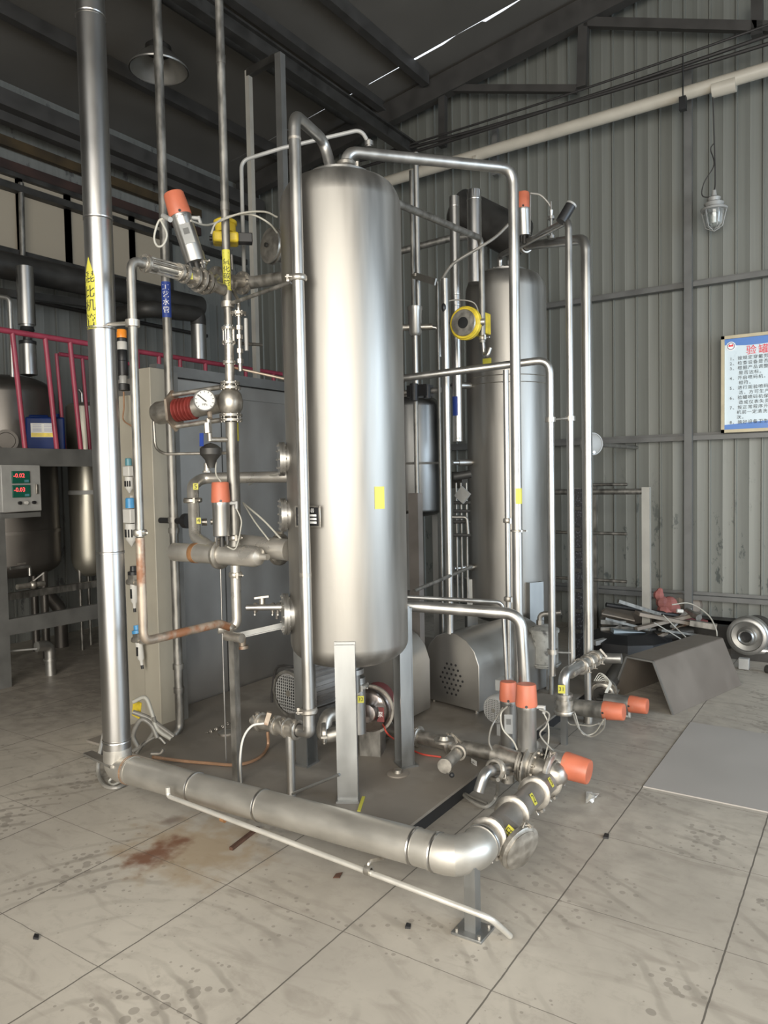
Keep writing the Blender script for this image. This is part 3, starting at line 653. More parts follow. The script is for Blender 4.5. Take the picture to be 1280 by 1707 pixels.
# floor drain elbow, faucet etc. below the platform
b = at(85, 1125, z=0); d_ = (b - EYE).length * .98
pb = V((b.x, b.y, 0))
t = thing('floor_drain_elbow', 'short stainless elbow rising from floor under the platform', 'pipe', pb)
build('tube', MB().tube([pb, pb + UP * .26, pb + UP * .27 - Y * .12], .045, .08), M_pipe, t)
build('collar', MB().lathe(pb + UP * .13, UP, [(0, .046), (0, .056), (.015, .056), (.015, .046)], 20), M_pipe, t)
build('side_rod', MB().tube([pb + UP * .25 - Y * .1, pb + UP * .33 - Y * .9 - X * .1], .008, n=8), M_lightgrey, t)
c = at(103, 1078, z=0)
pipe('tank_outlet_pipe', 'thick dull pipe rising behind the floor elbow under the platform', 'pipe', [(c.x, c.y, 0), (c.x, c.y, .38), (c.x - .05, c.y - .1, .55)], .065, M_darktank)
c = pt(40, 945, 6.3)
t = thing('sample_tap', 'small stainless sample tap on the dark tank below the platform', 'tap', c)
build('spout', MB().tube([c - Y * .12, c + Y * .05, c + Y * .05 - UP * .08], .014, .02, 10), M_pipe, t); build('handle', MB().box(c + UP * .03 - Y * .02, (.01, .07, .012)), M_fit, t)
c = pt(55, 975, 6.25)
t = thing('outlet_valve', 'ball valve with tilted lever on the low pipe under platform', 'valve', c)
build('body', MB().cyl(c - Y * .14, c + Y * .10, .022).sphere(c, .034), M_fit, t); build('lever', MB().bar(c + UP * .03, c + UP * .09 + Y * .10, .012, .006), M_white, t)

# ------------------------------------------------------------ cabinet and regulator panel
CX = -4.0
y0 = at(272, 1180, x=CX).y; zt = at(300, 631, x=CX).z; zb = .07; CABZ = zt + .08
t = thing('stainless_cabinet', 'large grey stainless cabinet standing behind the round tank', 'cabinet', (CX, y0, 0))
build('body', MB().box2((CX - .5, y0, zb), (CX, 5.6, zt)), M_box, t, bevel=.008)
build('top_channel', MB().box2((CX - .05, y0 + .02, zt + .004), (CX + .02, 5.6, zt + .075)), M_grey, t)
build('top_trim', MB().box2((CX - .002, y0, zt - .10), (CX + .012, 5.6, zt - .085)), M_box, t)
build('plinth', MB().box2((CX - .46, y0 + .03, 0), (CX - .03, 5.55, zb)), M_dark, t)
ys_ = at(377, 1000, x=CX).y; build('panel_seam', MB().box2((CX, ys_ - .004, zb), (CX + .003, ys_ + .004, zt - .1)), M_dark, t)
PY = 3.12
a = at(228, 615, y=PY); zpt = a.z; xl = at(178, 1195, y=PY).x; xr = at(267, 1150, y=PY).x; xm = at(242, 1150, y=PY).x
t = thing('regulator_board', 'beige upright board carrying the compressed air regulators', 'board', (xr, PY, 0))
build('panel', MB().box2((xl, PY + .02, .02), (xm, PY + .05, zz(210, 655, 4.7))), M_beige, t, bevel=.004)
build('post', MB().box2((xm, PY, 0), (xr, PY + .12, zpt)), M_beige, t, bevel=.004)
mb = MB(); mb.box2((xr + .002, PY + .13, 0), (xr + .05, PY + .18, zpt - .02)); build('slotted_channel', mb, M_grey, t)
mb = MB()
for i in range(6): mb.box2((xr + .012, PY + .125, zpt - .07 - i * .062), (xr + .040, PY + .131, zpt - .045 - i * .062))
build('slots', mb, M_black, t)
for i, (px, py) in enumerate([(219, 829), (237, 932), (237, 1042)]):
    p = at(px, py, y=PY + .018); build('marker', MB().box(p, (.022, .004, .022)), M_white, t)
def regulator(label, px, py, knob, s=1.0, kind=0, tilt=0):
    p = at(px, py, y=PY - .05); t = thing('air_regulator', label, 'regulator', p, 'air regulators on the beige board')
    a_ = V((math.sin(tilt), 0, math.cos(tilt)))
    if kind == 0:
        build('knob', MB().lathe(p + a_ * .10 * s, a_, [(0, 0), (0, .030 * s), (.06 * s, .028 * s), (.065 * s, .022 * s), (.065 * s, 0)], 14), knob, t)
        build('body', MB().box(p + a_ * .05 * s, (.085 * s, .07 * s, .09 * s)), M_white, t, bevel=.006)
        build('bowl', MB().lathe(p, -a_, [(0, 0), (0, .036 * s), (.10 * s, .034 * s), (.12 * s, .02 * s), (.14 * s, .006), (.15 * s, 0)], 16), M_white, t)
        mb = MB()
        for k in range(4):
            a2 = -2.2 + k * .55; mb.box(p - a_ * .06 * s + V((math.cos(a2), math.sin(a2), 0)) * .035 * s, (.008, .006, .05 * s))
        build('sight_slots', mb, M_black, t)
    else:
        build('knob', MB().lathe(p + a_ * .05 * s, a_, [(0, 0), (0, .036 * s), (.02 * s, .036 * s), (.025 * s, .022 * s), (.055 * s, .02 * s), (.055 * s, 0)], 14), knob, t)
        build('body', MB().cyl(p - X * .055 * s, p + X * .055 * s, .02 * s).box(p + a_ * .02, (.05 * s, .05 * s, .06 * s)), M_fit, t)
        build('bowl', MB().lathe(p, -a_, [(0, 0), (0, .024 * s), (.12 * s, .022 * s), (.135 * s, .012 * s), (.165 * s, .01), (.165 * s, 0)], 16), M_white, t)
        mb = MB().box(p - a_ * .07 * s - Y * .022 * s, (.014, .008, .06 * s)); build('sight_slots', mb, M_ruststain if False else M_black, t)
        build('drain_cock', MB().cyl(p - a_ * .165 * s, p - a_ * .19 * s, .009), M_black, t)
    build('mount', MB().box2((p.x - .02, p.y + .01, p.z - .02), (p.x + .02, PY + .02, p.z + .02)), M_fit, t)
regulator('small regulator with dark teal knob at the top of the beige board', 215, 795, M_teal, .72, 0)
regulator('largest white regulator with light blue knob and slotted bowl', 218, 873, M_knob, 1.0, 0)
regulator('slim filter with black knob in the middle of the beige board', 223, 971, M_black, 1.0, 1)
regulator('lowest filter with small blue knob and tilted white bowl', 231, 1068, M_knob, .95, 1, -.16)
# stack light
b = at(206, 648, y=PY - .02); k = .0
t = thing('signal_tower', 'signal tower light with orange, white and black sections', 'signal light', b)
D = 4.45; r = .031
z_ = lambda py: at(206, py, y=PY - .02).z
def sec(nm, p0, p1, m_, rr=r): build(nm, MB().lathe((b.x, b.y, z_(p1)), UP, [(0, 0), (0, rr), (z_(p0) - z_(p1) - .004, rr), (z_(p0) - z_(p1), rr * .9), (z_(p0) - z_(p1), 0)], 24), m_, t)
sec('orange_lens', 549, 563, M_lampor); sec('black_ring', 563, 569, M_black, r * 1.05); sec('white_lens', 569, 583, M_white); sec('dark_section', 583, 601, M_black); sec('dark_section', 601, 626, M_black, r * 1.03)
sec('stem', 626, 640, M_lightgrey, r * .8); sec('foot', 640, 651, M_black, r * 1.25)
build('cable', MB().wire([V((b.x, b.y, z_(653))), V((b.x + .01, b.y - .01, z_(680))), V((b.x, b.y - .01, z_(700))), V((b.x + .07, b.y, z_(712)))], .005), M_copper, t)

# ------------------------------------------------------------ skid plate
PT = .10
c0 = at(668, 1385, z=PT); c1 = at(800, 1288, z=PT)
sx = (c0.x + c1.x) / 2
t = thing('skid_base', 'dusty steel skid plate carrying tanks, pumps and motors', 'base plate', (sx, c0.y, 0))
build('deck_plate', MB().box2((CX + .02, c0.y, PT - .014), (sx, 6.2, PT)), M_plate, t)
build('under_shade_frame', MB().box2((CX + .1, c0.y + .03, 0.0), (sx - .03, c0.y + .1, PT - .014)).box2((sx - .10, c0.y + .03, 0), (sx - .03, 6.1, PT - .014)).box2((CX + .1, 6.0, 0), (sx - .12, 6.1, PT - .014)), M_black, t)  # frame made black to paint in the shade beneath the deck edge
p = at(663, 1290, z=PT)
t = thing('floor_drain', 'small round drain cap on the skid plate by the tank legs', 'cap', p)
build('disc', MB().lathe(p, UP, [(0, 0), (0, .058), (.006, .058), (.008, .05), (.008, 0)], 28), M_plate, t); build('boss', MB().lathe(p + UP * .008, UP, [(0, 0), (0, .024), (.016, .022), (.016, 0)], 20), M_fit, t)
p = at(603, 1340, z=PT + .002)
solo('tape_strip', 'yellow tape strip lying by the front tank leg', 'tape', MB().bar(at(598, 1352, z=PT + .002), at(606, 1328, z=PT + .002), .015, .004), M_tape)

# ------------------------------------------------------------ main tank
def big_tank(label, cx, cy, r, zb, zsh, ztop, legs, leg_len, flr):
    t = thing('pressure_tank', label, 'tank', (cx, cy, flr))
    prof = [(0, 0)]
    hb = .12; ht = ztop - zsh
    for i in range(1, 10):
        a_ = i * PI / 18; prof.append((hb * (1 - math.cos(a_)), r * math.sin(a_) ** .62))
    H = zsh - zb
    for i in range(0, 10):
        a_ = i * PI / 18; prof.append((H + ht * math.sin(a_) ** 1.1, r * (.50 + .50 * math.cos(a_) ** .62) if i < 9 else r * .50))
    prof.append((H + ht, 0))
    build('shell', MB().lathe((cx, cy, zb), UP, prof, 72), M_tank, t)
    return t
TC = V((-2.286, 3.104, 0)); TR = .3045
TD = (TC - EYE).dot(-az)
zb = zz(577, 1122, 3.66); zsh = zz(552, 296, 3.70) - .135; ztop = zz(552, 296, 3.70)
T1 = big_tank('tall brushed stainless pressure tank in front, on three channel legs', TC.x, TC.y, TR, zb, zsh, ztop, None, 0, PT)
flange_part(T1, (TC.x, TC.y, ztop + .020), UP, .162, .012, 12, 'top_flange', M_pipe); build('neck_collar', MB().cyl((TC.x, TC.y, ztop - .01), (TC.x, TC.y, ztop + .010), .150, n=40), M_pipe, T1)
tt = ztop + .034
for i, (ang, nm) in enumerate(((-58, 'leg'), (56, 'leg'), (182, 'leg'))):
    a_ = math.radians(ang); lr = TR - .008; p = V((TC.x + lr * math.cos(a_), TC.y + lr * math.sin(a_), 0)); out = V((math.cos(a_), math.sin(a_), 0)); sd = UP.cross(out)
    zl = zz(575, 1074, 3.57) if i == 0 else zb + .26
    mb = MB(); Rm = Matrix((out, sd, UP)).transposed(); h = zl - PT - .01
    mb.box(p + out * .035 + UP * (PT + .01 + h / 2), (.007, .098, h), Rm)
    for s_ in (-1, 1): mb.box(p + sd * .0455 * s_ + UP * (PT + .01 + h / 2), (.07, .007, h), Rm)
    lg = build('leg', mb, M_leg, T1)
    build('foot_plate', MB().box(p + out * .01 + UP * (PT + .005), (.10, .11, .01), Rm), M_leg, lg)
    build('weld_pad', MB().box(p - out * .0 + UP * (zl + .006), (.05, .10, .012), Rm), M_leg, lg)
# bottom nozzle
build('bottom_nozzle', MB().cyl((TC.x, TC.y, zb - .16), (TC.x, TC.y, zb + .03), .05).lathe((TC.x, TC.y, zb - .06), UP, [(0, .05), (0, .07), (.025, .07), (.025, .05)], 24), M_pipe, T1)
# side ports on the left flank
for i, (py, rr) in enumerate(((766, .085), (857, .085), (1020, .105))):
    a_ = facing(TC) - math.radians(80); out = V((math.cos(a_), math.sin(a_), 0)); q_ = V((TC.x, TC.y, zz(480, py, 3.86)))
    mb = MB().lathe(q_ + out * (TR - .04), out, [(0, 0), (0, rr * .85), (.05, rr * .85), (.05, rr), (.062, rr), (.062, rr * .95), (.066, rr * .95), (.066, rr), (.078, rr), (.078, 0)], 32)
    u = out.cross(UP)
    for k in range(10): c_ = q_ + (u * math.cos(k * PI / 5) + UP * math.sin(k * PI / 5)) * rr * .86; mb.cyl(c_ + out * (TR + .005), c_ + out * (TR + .046), .006, n=6)
    build('side_port', mb, M_pipe, T1)
# nameplate and yellow sticker
fa = facing(TC)
def on_tank(px, r_=TR, tc=None):
    tc = tc or TC; hd = V((tc.x, tc.y, 0)); v = (pt(px, 860, 1) - EYE); v.z = 0; v.normalize()
    to = hd - V((EYE.x, EYE.y, 0)); b_ = to.dot(v); c_ = to.length_squared - r_ * r_; s_ = b_ - math.sqrt(max(0, b_ * b_ - c_)); q_ = v * s_ + V((EYE.x, EYE.y, 0)) - hd
    return math.atan2(q_.y, q_.x)
a_ = on_tank(517); out = V((math.cos(a_), math.sin(a_), 0)); u = UP.cross(out); q_ = V((TC.x, TC.y, zz(517, 861, 3.58))) + out * (TR + .02)
np_ = build('nameplate', MB().box(q_, (.004, .155, .105), Matrix((out, u, UP)).transposed()).box(q_ - out * .012, (.025, .11, .07), Matrix((out, u, UP)).transposed()), M_fit, T1, bevel=.002)
build('plate_face', MB().box(q_ + out * .003 + u * 0, (.002, .135, .088), Matrix((out, u, UP)).transposed()), M_black, np_)
build('lettering', text('压力容器', .022, q_ + out * .0045 + UP * .028, u, UP), M_whiteink, np_)
mb = MB()
for k in range(3):
    for s_ in (-1, 1): mb.box(q_ + out * .0045 + UP * (.006 - k * .017) + u * .031 * s_, (.001, .05, .010), Matrix((out, u, UP)).transposed())
build('data_fields', mb, M_whiteink, np_)
a0, a1 = on_tank(625), on_tank(641)
build('yellow_sticker', patch_on_cyl(TC.x, TC.y, TR, a0, a1, [(0, zz(632, 848, 3.62)), (1, zz(632, 811, 3.62))]), M_tape, T1)

# second tank
T2C = V((-2.42, 5.5, 0)); a2 = pt(846, 800, 5.95); T2C = V((a2.x, a2.y, 0)); T2R = .314
zb2 = zz(846, 1045, 5.75); zt2 = zz(846, 454, 5.80); zs2 = zt2 - .15
T2 = big_tank('second tall brushed stainless tank, behind the pipes to the right', T2C.x, T2C.y, T2R, zb2, zs2, zt2, None, 0, PT)
flange_part(T2, (T2C.x, T2C.y, zt2 + .012), UP, .165, .014, 12, 'top_flange', M_pipe)
for i, px in enumerate((890, 783, 835)):
    if i == 0: a_ = on_tank(888, T2R, T2C)
    elif i == 1: a_ = on_tank(788, T2R, T2C) - .25
    else: a_ = facing(T2C) + PI
    p = V((T2C.x + (T2R - .005) * math.cos(a_), T2C.y + (T2R - .005) * math.sin(a_), 0)); out = V((math.cos(a_), math.sin(a_), 0)); sd = UP.cross(out); Rm = Matrix((out, sd, UP)).transposed()
    zl = zz(888, 970, 5.7); h = zl - PT
    mb = MB().box(p + out * .04 + UP * (PT + h / 2), (.007, .13 if i == 0 else .10, h), Rm)
    for s_ in (-1, 1): mb.box(p + sd * (.061 if i == 0 else .046) * s_ + UP * (PT + h / 2), (.08, .007, h), Rm)
    build('leg', mb, M_leg, T2)
for i, (px, py) in enumerate(((786, 645), (790, 771), (792, 945))):
    a_ = facing(T2C) - math.radians(62); out = V((math.cos(a_), math.sin(a_), 0)); q_ = V((T2C.x, T2C.y, zz(px, py, 5.9)))
    s_ = build('sensor_port', MB().cyl(q_ + out * (T2R - .03), q_ + out * (T2R + .11), .026).cyl(q_ + out * (T2R + .11), q_ + out * (T2R + .16), .018), M_pipe, T2)
    if i == 0: build('sensor_tip', MB().cyl(q_ + out * (T2R + .16), q_ + out * (T2R + .21), .008), M_black, s_)
a0, a1 = on_tank(808, T2R, T2C), on_tank(822, T2R, T2C)
build('yellow_sticker', patch_on_cyl(T2C.x, T2C.y, T2R, a0, a1, [(0, zz(815, 606, 5.65)), (1, zz(815, 597, 5.65))]), M_tape, T2)
for py in (628, 640): build('weld_band', MB().lathe((T2C.x, T2C.y, zz(846, py, 5.7)), UP, [(0, T2R - .002), (.006, T2R + .003), (.012, T2R - .002)], 60), M_fit, T2)
build('bottom_nozzle', MB().cyl((T2C.x, T2C.y, zb2 - .2), (T2C.x, T2C.y, zb2 + .03), .05), M_rust, T2)

# small tank between them
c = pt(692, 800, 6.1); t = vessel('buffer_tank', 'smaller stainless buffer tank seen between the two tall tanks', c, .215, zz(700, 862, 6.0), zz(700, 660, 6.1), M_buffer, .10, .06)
build('lid', MB().lathe((c.x, c.y, zz(700, 664, 6.1)), UP, [(0, 0), (0, .15), (.03, .15), (.03, 0)], 30), M_fit, t)
for a_ in (.7, 2.8, 4.9): build('leg', MB().box((c.x + .17 * math.cos(a_), c.y + .17 * math.sin(a_), (PT + zz(700, 850, 6)) / 2), (.05, .05, zz(700, 850, 6) - PT)), M_leg, t)
build('band', MB().lathe((c.x, c.y, zz(700, 775, 6.1)), UP, [(0, .215), (.01, .22), (.02, .215)], 40), M_tank, t)

# ------------------------------------------------------------ the insulated pipe (riser, floor run, elbow)
RY = 2.45; RR = .067
pl = at(205, 1268, y=RY + .02); zr = .185
hz = pt(179, 800, 3.70); base = V((hz.x, hz.y, 0)); RY = base.y
eR = at(745, 1425, y=RY)
t = thing('insulated_pipe', 'thick sheet clad pipe dropping from the roof and running along floor', 'pipe', (base.x, base.y, 0))
zl_ = at(215, 1284, y=RY).z
lst = [V((base.x, base.y, RZ(base.x) - .02)), V((base.x, base.y, zl_))]
build('riser', MB().tube([lst[0], V((base.x, base.y, zl_ + .07))], RR, n=36), M_clad, t)
pB = V((base.x, RY, zl_)); pE = V((eR.x, RY, eR.z))
dR = (pE - pB).normalized()
build('foot_elbow', MB().tube([pB + UP * .10, pB + UP * .0, pB + dR * .12], RR * 1.03, .04, 36, 3), M_clad2, t)
build('floor_run', MB().tube([pB + dR * .09, pE - dR * .06], RR, n=36), M_clad2, t)
end_ = at(918, 1296, y=3.45); runY = end_
e2 = V((pE.x + .06, RY + .02, pE.z))
d2 = (runY - e2); d2.z = 0; d2.normalize(); rise = (runY.z - pE.z)
J0 = pE - dR * .06; J1 = V((pE.x + .075, RY + .075, pE.z)) + d2 * .03
build('corner_elbow', MB().tube([J0, J0 + dR * .09, J1 - d2 * .02, J1 + d2 * .05], RR * 1.04, .05, 36, 2), M_clad2, t, angle=16)
for z_py in (50, 373, 551, 921, 1240):
    band_part(t, (base.x, base.y, zz(179, z_py, 3.70)), UP, RR)
for s_ in (.30, .52, .93): band_part(t, pB.lerp(pE, s_), dR, RR)
band_part(t, pB + dR * .10, dR, RR, m=M_ruststain, name='rust_ring'); band_part(t, J0 + dR * .02, dR, RR * 1.03); band_part(t, J1 + d2 * .03, d2, RR * 1.03)
# arrow label with 混比机管
a_ = facing(base) - math.radians(47); z0_, z1_, z2_ = zz(155, 551, 3.65), zz(155, 466, 3.65), zz(150, 434, 3.65)
aw = .46
build('arrow_label', patch_on_cyl(base.x, base.y, RR, a_ - aw, a_ + aw, [(0, z0_), (1, z1_)]), M_tape, t, label='yellow arrow label with black characters')
mbh = MB(); n = 10; vs = []; fs = []
for i in range(n + 1):
    s_ = i / n; an = a_ - aw + 2 * aw * s_; hh_ = (z2_ - z1_) * (1 - abs(2 * s_ - 1))
    for z in (z1_, z1_ + hh_): vs.append((base.x + (RR + .0015) * math.cos(an), base.y + (RR + .0015) * math.sin(an), z))
for i in range(n): fs.append((2 * i, 2 * i + 2, 2 * i + 3, 2 * i + 1))
lb = [o for o in t.children if o.name.startswith('arrow_label')][0]
build('arrow_point', mbh.add(vs, fs), M_tape, lb)
mb = MB()
for i, ch in enumerate('混比机管'):
    tm = text(ch, .062, (0, 0, 0), (1, 0, 0), (0, 1, 0), 0)
    zc = zz(155, (468, 492, 514, 538)[i], 3.65); vs = [V((v.x, .0022, zc + v.y)) for v in tm.v]; mb.add(vs, tm.f)
for i, v in enumerate(mb.v):
    an = a_ + v.x / RR; rr = RR + v.y; mb.v[i] = V((base.x + rr * math.cos(an), base.y + rr * math.sin(an), v.z))
build('lettering', mb, M_ink, lb)
# horizontal bracket plate under the elbow, thin rod lying along the pipe
solo('angle_strip', 'short flat steel strip sticking out left of the pipe foot', 'strip', MB().bar(at(146, 1255, y=RY - .02), at(192, 1277, y=RY - .05), .05, .012), M_pipe)
tb = thing('pipe_stand', 'square steel post on a bolted foot plate under the pipe elbow', 'stand', at(786, 1556, z=0))
pb = at(788, 1553, z=0); zt_ = pE.z - RR * .35
build('post', MB().box2((pb.x - .022, pb.y - .022, .01), (pb.x + .022, pb.y + .022, zt_)), M_leg, tb)
build('foot_plate', MB().box2((pb.x - .06, pb.y - .055, 0), (pb.x + .06, pb.y + .055, .01)), M_leg, tb, bevel=.001)
mb = MB()
for s1 in (-1, 1):
    for s2 in (-1, 1): mb.cyl((pb.x + .045 * s1, pb.y + .04 * s2, .008), (pb.x + .045 * s1, pb.y + .04 * s2, .02), .007, n=6)
build('bolts', mb, M_fit, tb)
# low thin pipe in front
fy = RY - .12
a = at(280, 1327, y=fy); b = at(818, 1531, y=fy); e = at(850, 1560, z=.012)
t = thing('drain_pipe', 'thin bare pipe held low in front of the floor run', 'pipe', e)
build('tube', MB().tube([a + UP * .04, a, b, e, ], .0105, .05, 14), M_bright, t)
c_ = at(614, 1450, y=fy); c2 = at(612, 1425, y=RY)
build('hanger', MB().tube([c_, V((c_.x, c_.y, c_.z + .03)), V((c_.x, RY - .02, pB.lerp(pE, .75).z - RR + .004))], .007, n=8).lathe(c_ - X * .012, X, [(0, .010), (0, .02), (.024, .02), (.024, .010)], 16), M_fit, t)
c_ = at(372, 1366, y=fy); build('rust_ring', MB().cyl(c_ - (b - a).normalized() * .012, c_ + (b - a).normalized() * .012, .0115), M_ruststain, t)

# ------------------------------------------------------------ run with clamps towards the back: yellow numbered sections
RZr = pE.z; q0 = J1 + d2 * .06
axisend = V((runY.x, runY.y, runY.z)); dd = (axisend - q0); Lr = dd.length; dd.normalize()
t = thing('clamped_header', 'thick clamped pipe run with yellow number stickers at front right', 'pipe', q0)
build('tube', MB().tube([q0 - dd * .02, q0 + dd * (Lr)], RR * .80, n=32), M_dull, t)
for s_ in (.05, .36, .70, .93): clamp_part(t, q0 + dd * Lr * s_, dd, RR * .80, X * .6 - UP, w_=.014)
nd_ = V((EYE.x, EYE.y, 2.2)); 
def sticker_on_run(root, q_, s, r_, size=.04, wd=.04, ht=.05):
    v = (EYE - q_); v = (v - dd * v.dot(dd)).normalized(); v = (v + X * .3 - UP * .15).normalized(); v = (v - dd * v.dot(dd)).normalized(); label_part(root, s, q_ + v * (r_ + .001), dd.cross(v) * -1 if False else v.cross(dd) * -1 if False else dd, v.cross(dd), wd, ht, size)
sticker_on_run(t, q0 + dd * Lr * .52, '2', RR * .80, .05, .034, .05); sticker_on_run(t, q0 + dd * Lr * .82, '3', RR * .80, .045, .03, .045)
# blind branch
bq = q0 + dd * Lr * .17; bdir = (X * .80 - UP * .24 - Y * .32).normalized()
build('blind_branch', MB().tube([bq, bq + bdir * .135], RR * .88, n=32), M_dull, t)
clamp_part(t, bq + bdir * .122, bdir, RR * .98, UP + Y * .3, w_=.016); build('end_cap', MB().lathe(bq + bdir * .132, bdir, [(0, 0), (0, RR * 1.2), (.010, RR * 1.2), (.016, RR * .8), (.02, 0)], 32), M_fit, t)
v = (EYE - bq); v = (v - bdir * v.dot(bdir)).normalized(); v = (v + dd * -.25).normalized(); v = (v - bdir * v.dot(bdir)).normalized()
label_part(t, '出口', bq + bdir * .085 + v * (RR * .88 + .0015), v.cross(bdir) * -1, bdir if False else (v.cross(v.cross(bdir) * -1)), .085, .036, .038)

# ------------------------------------------------------------ pneumatic valves
def actuator(label, p0, p1, r, cap_len=.09, D=None, body_m=None, tag=None, fit=True, wires=True, group='orange capped pneumatic valves', neck=True):
    """p0 = valve end, p1 = far end of the cap"""
    p0, p1 = V(p0), V(p1); a_ = (p1 - p0).normalized(); L = (p1 - p0).length
    t = thing('pneumatic_valve', label, 'valve', p0, group)
    n0 = .035 if neck else 0
    build('cylinder', MB().lathe(p0 + a_ * n0, a_, [(0, 0), (0, r * .86), (.006, r * .9), (L - cap_len - n0 - .02, r * .9), (L - cap_len - n0 - .016, r * .93), (L - cap_len - n0, r * .93), (L - cap_len - n0, 0)], 32), body_m or M_pipe, t)
    build('cap', MB().lathe(p0 + a_ * (L - cap_len), a_, [(0, 0), (0, r * .97), (cap_len * .08, r * 1.0), (cap_len * .95, r * .90), (cap_len, r * .85), (cap_len, 0)], 32), M_orange, t, label='orange plastic cap')
    if neck:
        mb = MB(); u = a_.orthogonal().normalized(); w2 = a_.cross(u)
        for s_ in (-1, 1): mb.bar(p0 - a_ * .01 + u * s_ * r * .55, p0 + a_ * n0 + u * s_ * r * .55, .008, r * .8, w2)
        mb.cyl(p0 - a_ * .02, p0 + a_ * n0, r * .25)
        build('yoke', mb, M_dark, t)
    if fit:
        q_ = p0 + a_ * (L - cap_len - .004); cs = camx(p0) * (1 if abs(a_.z) > .7 else 0) - UP * (0 if abs(a_.z) > .7 else 1)
        f = build('air_fitting', MB().cyl(q_ + cs * r * .8, q_ + cs * (r + .03), .010, n=10).cyl(q_ + cs * (r + .03) - a_ * .03, q_ + cs * (r + .03) + a_ * .008, .009, n=10), M_lightgrey, t)
        if wires:
            s0 = q_ + cs * (r + .03) - a_ * .03
            build('air_tube', MB().wire([s0, s0 - a_ * .05 + cs * .02, p0 + a_ * .08 + cs * (r + .05), p0 - a_ * .0 + cs * (r + .02) - UP * .03, p0 - a_ * .02 + cs * r * .5], .0035), M_air, t)
    hd_ = V((EYE.x, EYE.y, p0.z)) - p0; hd_ = (hd_ - a_ * hd_.dot(a_)).normalized()
    qh = p0 + a_ * (L - cap_len * .93) + hd_ * r * .97
    build('screw_hole', MB().cyl(qh - hd_ * .002, qh + hd_ * .002, .007, n=12), M_black, t)
    if tag:
        sd = hd_.cross(a_)
        if abs(a_.z) > .6: sd = a_.cross(hd_) 
        lp = build('maker_plate', MB().box(p0 + a_ * (n0 + (L - cap_len - n0) * .55) + hd_ * (r * .9 + .001), (r * .9, .10, .002), Matrix((a_.cross(hd_), a_, hd_)).transposed()), M_lightgrey, t)
        build('lettering', text(tag, .017, p0 + a_ * (n0 + (L - cap_len - n0) * .93) + hd_ * (r * .9 + .002), a_.cross(hd_), a_), M_ink, lp)
        build('print_block', MB().box(p0 + a_ * (n0 + (L - cap_len - n0) * .6) + hd_ * (r * .9 + .002), (r * .5, .03, .002), Matrix((a_.cross(hd_), a_, hd_)).transposed()), M_grey, lp)
    return t
def gauge(parent, p, nrm, r, name='pressure_gauge'):
    p = V(p); nrm = V(nrm).normalized(); u = UP.cross(nrm).normalized(); w2 = nrm.cross(u)
    g = build(name, MB().lathe(p - nrm * .03, nrm, [(0, 0), (0, r * .95), (.03, r), (.036, r), (.036, r * .9), (.028, r * .9), (.028, 0)], 32), M_dark, parent)
    build('dial', MB().cyl(p - nrm * .006, p, r * .9, n=32), M_dial, g)
    mb = MB()
    for i in range(11):
        a_ = math.radians(225 - i * 27); q_ = p + (u * math.cos(a_) + w2 * math.sin(a_)) * r * .76; d_ = (u * math.cos(a_) + w2 * math.sin(a_)); mb.bar(q_ - d_ * r * .07, q_ + d_ * r * .09, .003, .0015, nrm)
    a_ = math.radians(140); d_ = (u * math.cos(a_) + w2 * math.sin(a_)); mb.bar(p + nrm * .002 - d_ * r * .2, p + nrm * .002 + d_ * r * .75, .006, .002, nrm)
    build('needle_and_scale', mb, M_ink, g)
    tm = text('MPa', r * .28, p - w2 * r * .4, u, w2, .0015); build('lettering', tm, M_ink, g)
    return g

# top left assembly (x = const plane through risers)
XB = pt(388, 800, 3.93); BX, BY = XB.x, XB.y
P4 = pt(230, 800, 3.42)
# riser B with yellow arrow
t = pipe('galvanised_riser', 'galvanised riser with yellow down arrow label, right of the pair', 'pipe', [V((BX, BY, RZ(BX) - .2)), V((BX, BY, zz(388, 575, 3.93)))], .021, M_galv)
a_ = facing((BX, BY)); zA, zB = zz(370, 423, 3.93), zz(370, 487, 3.93); zC = zz(370, 500, 3.93)
lb = build('arrow_label', patch_on_cyl(BX, BY, .021, a_ - 1.3, a_ + .9, [(0, zB), (1, zA)]), M_tape, t, label='yellow arrow label')
build('arrow_point', MB().lathe((BX, BY, zC), UP, [(0, .005), (zB - zC, .0235)], 14), M_tape, lb)
mb = MB()
for i, ch in enumerate('二氧化碳管'):
    tm = text(ch, .034, (0, 0, 0), (1, 0, 0), (0, 1, 0), 0); zc = zA - .03 - i * .036; mb.add([V((v.x, .003, zc + v.y)) for v in tm.v], tm.f)
for i, v in enumerate(mb.v): an = a_ - .1 + v.x / .021; rr = .021 + v.y; mb.v[i] = V((BX + rr * math.cos(an), BY + rr * math.sin(an), v.z))
build('lettering', mb, M_ink, lb)
for py in (110, 345): build('socket', MB().cyl((BX, BY, zz(365, py, 3.93)), (BX, BY, zz(365, py + 14, 3.93)), .024), M_galv, t)
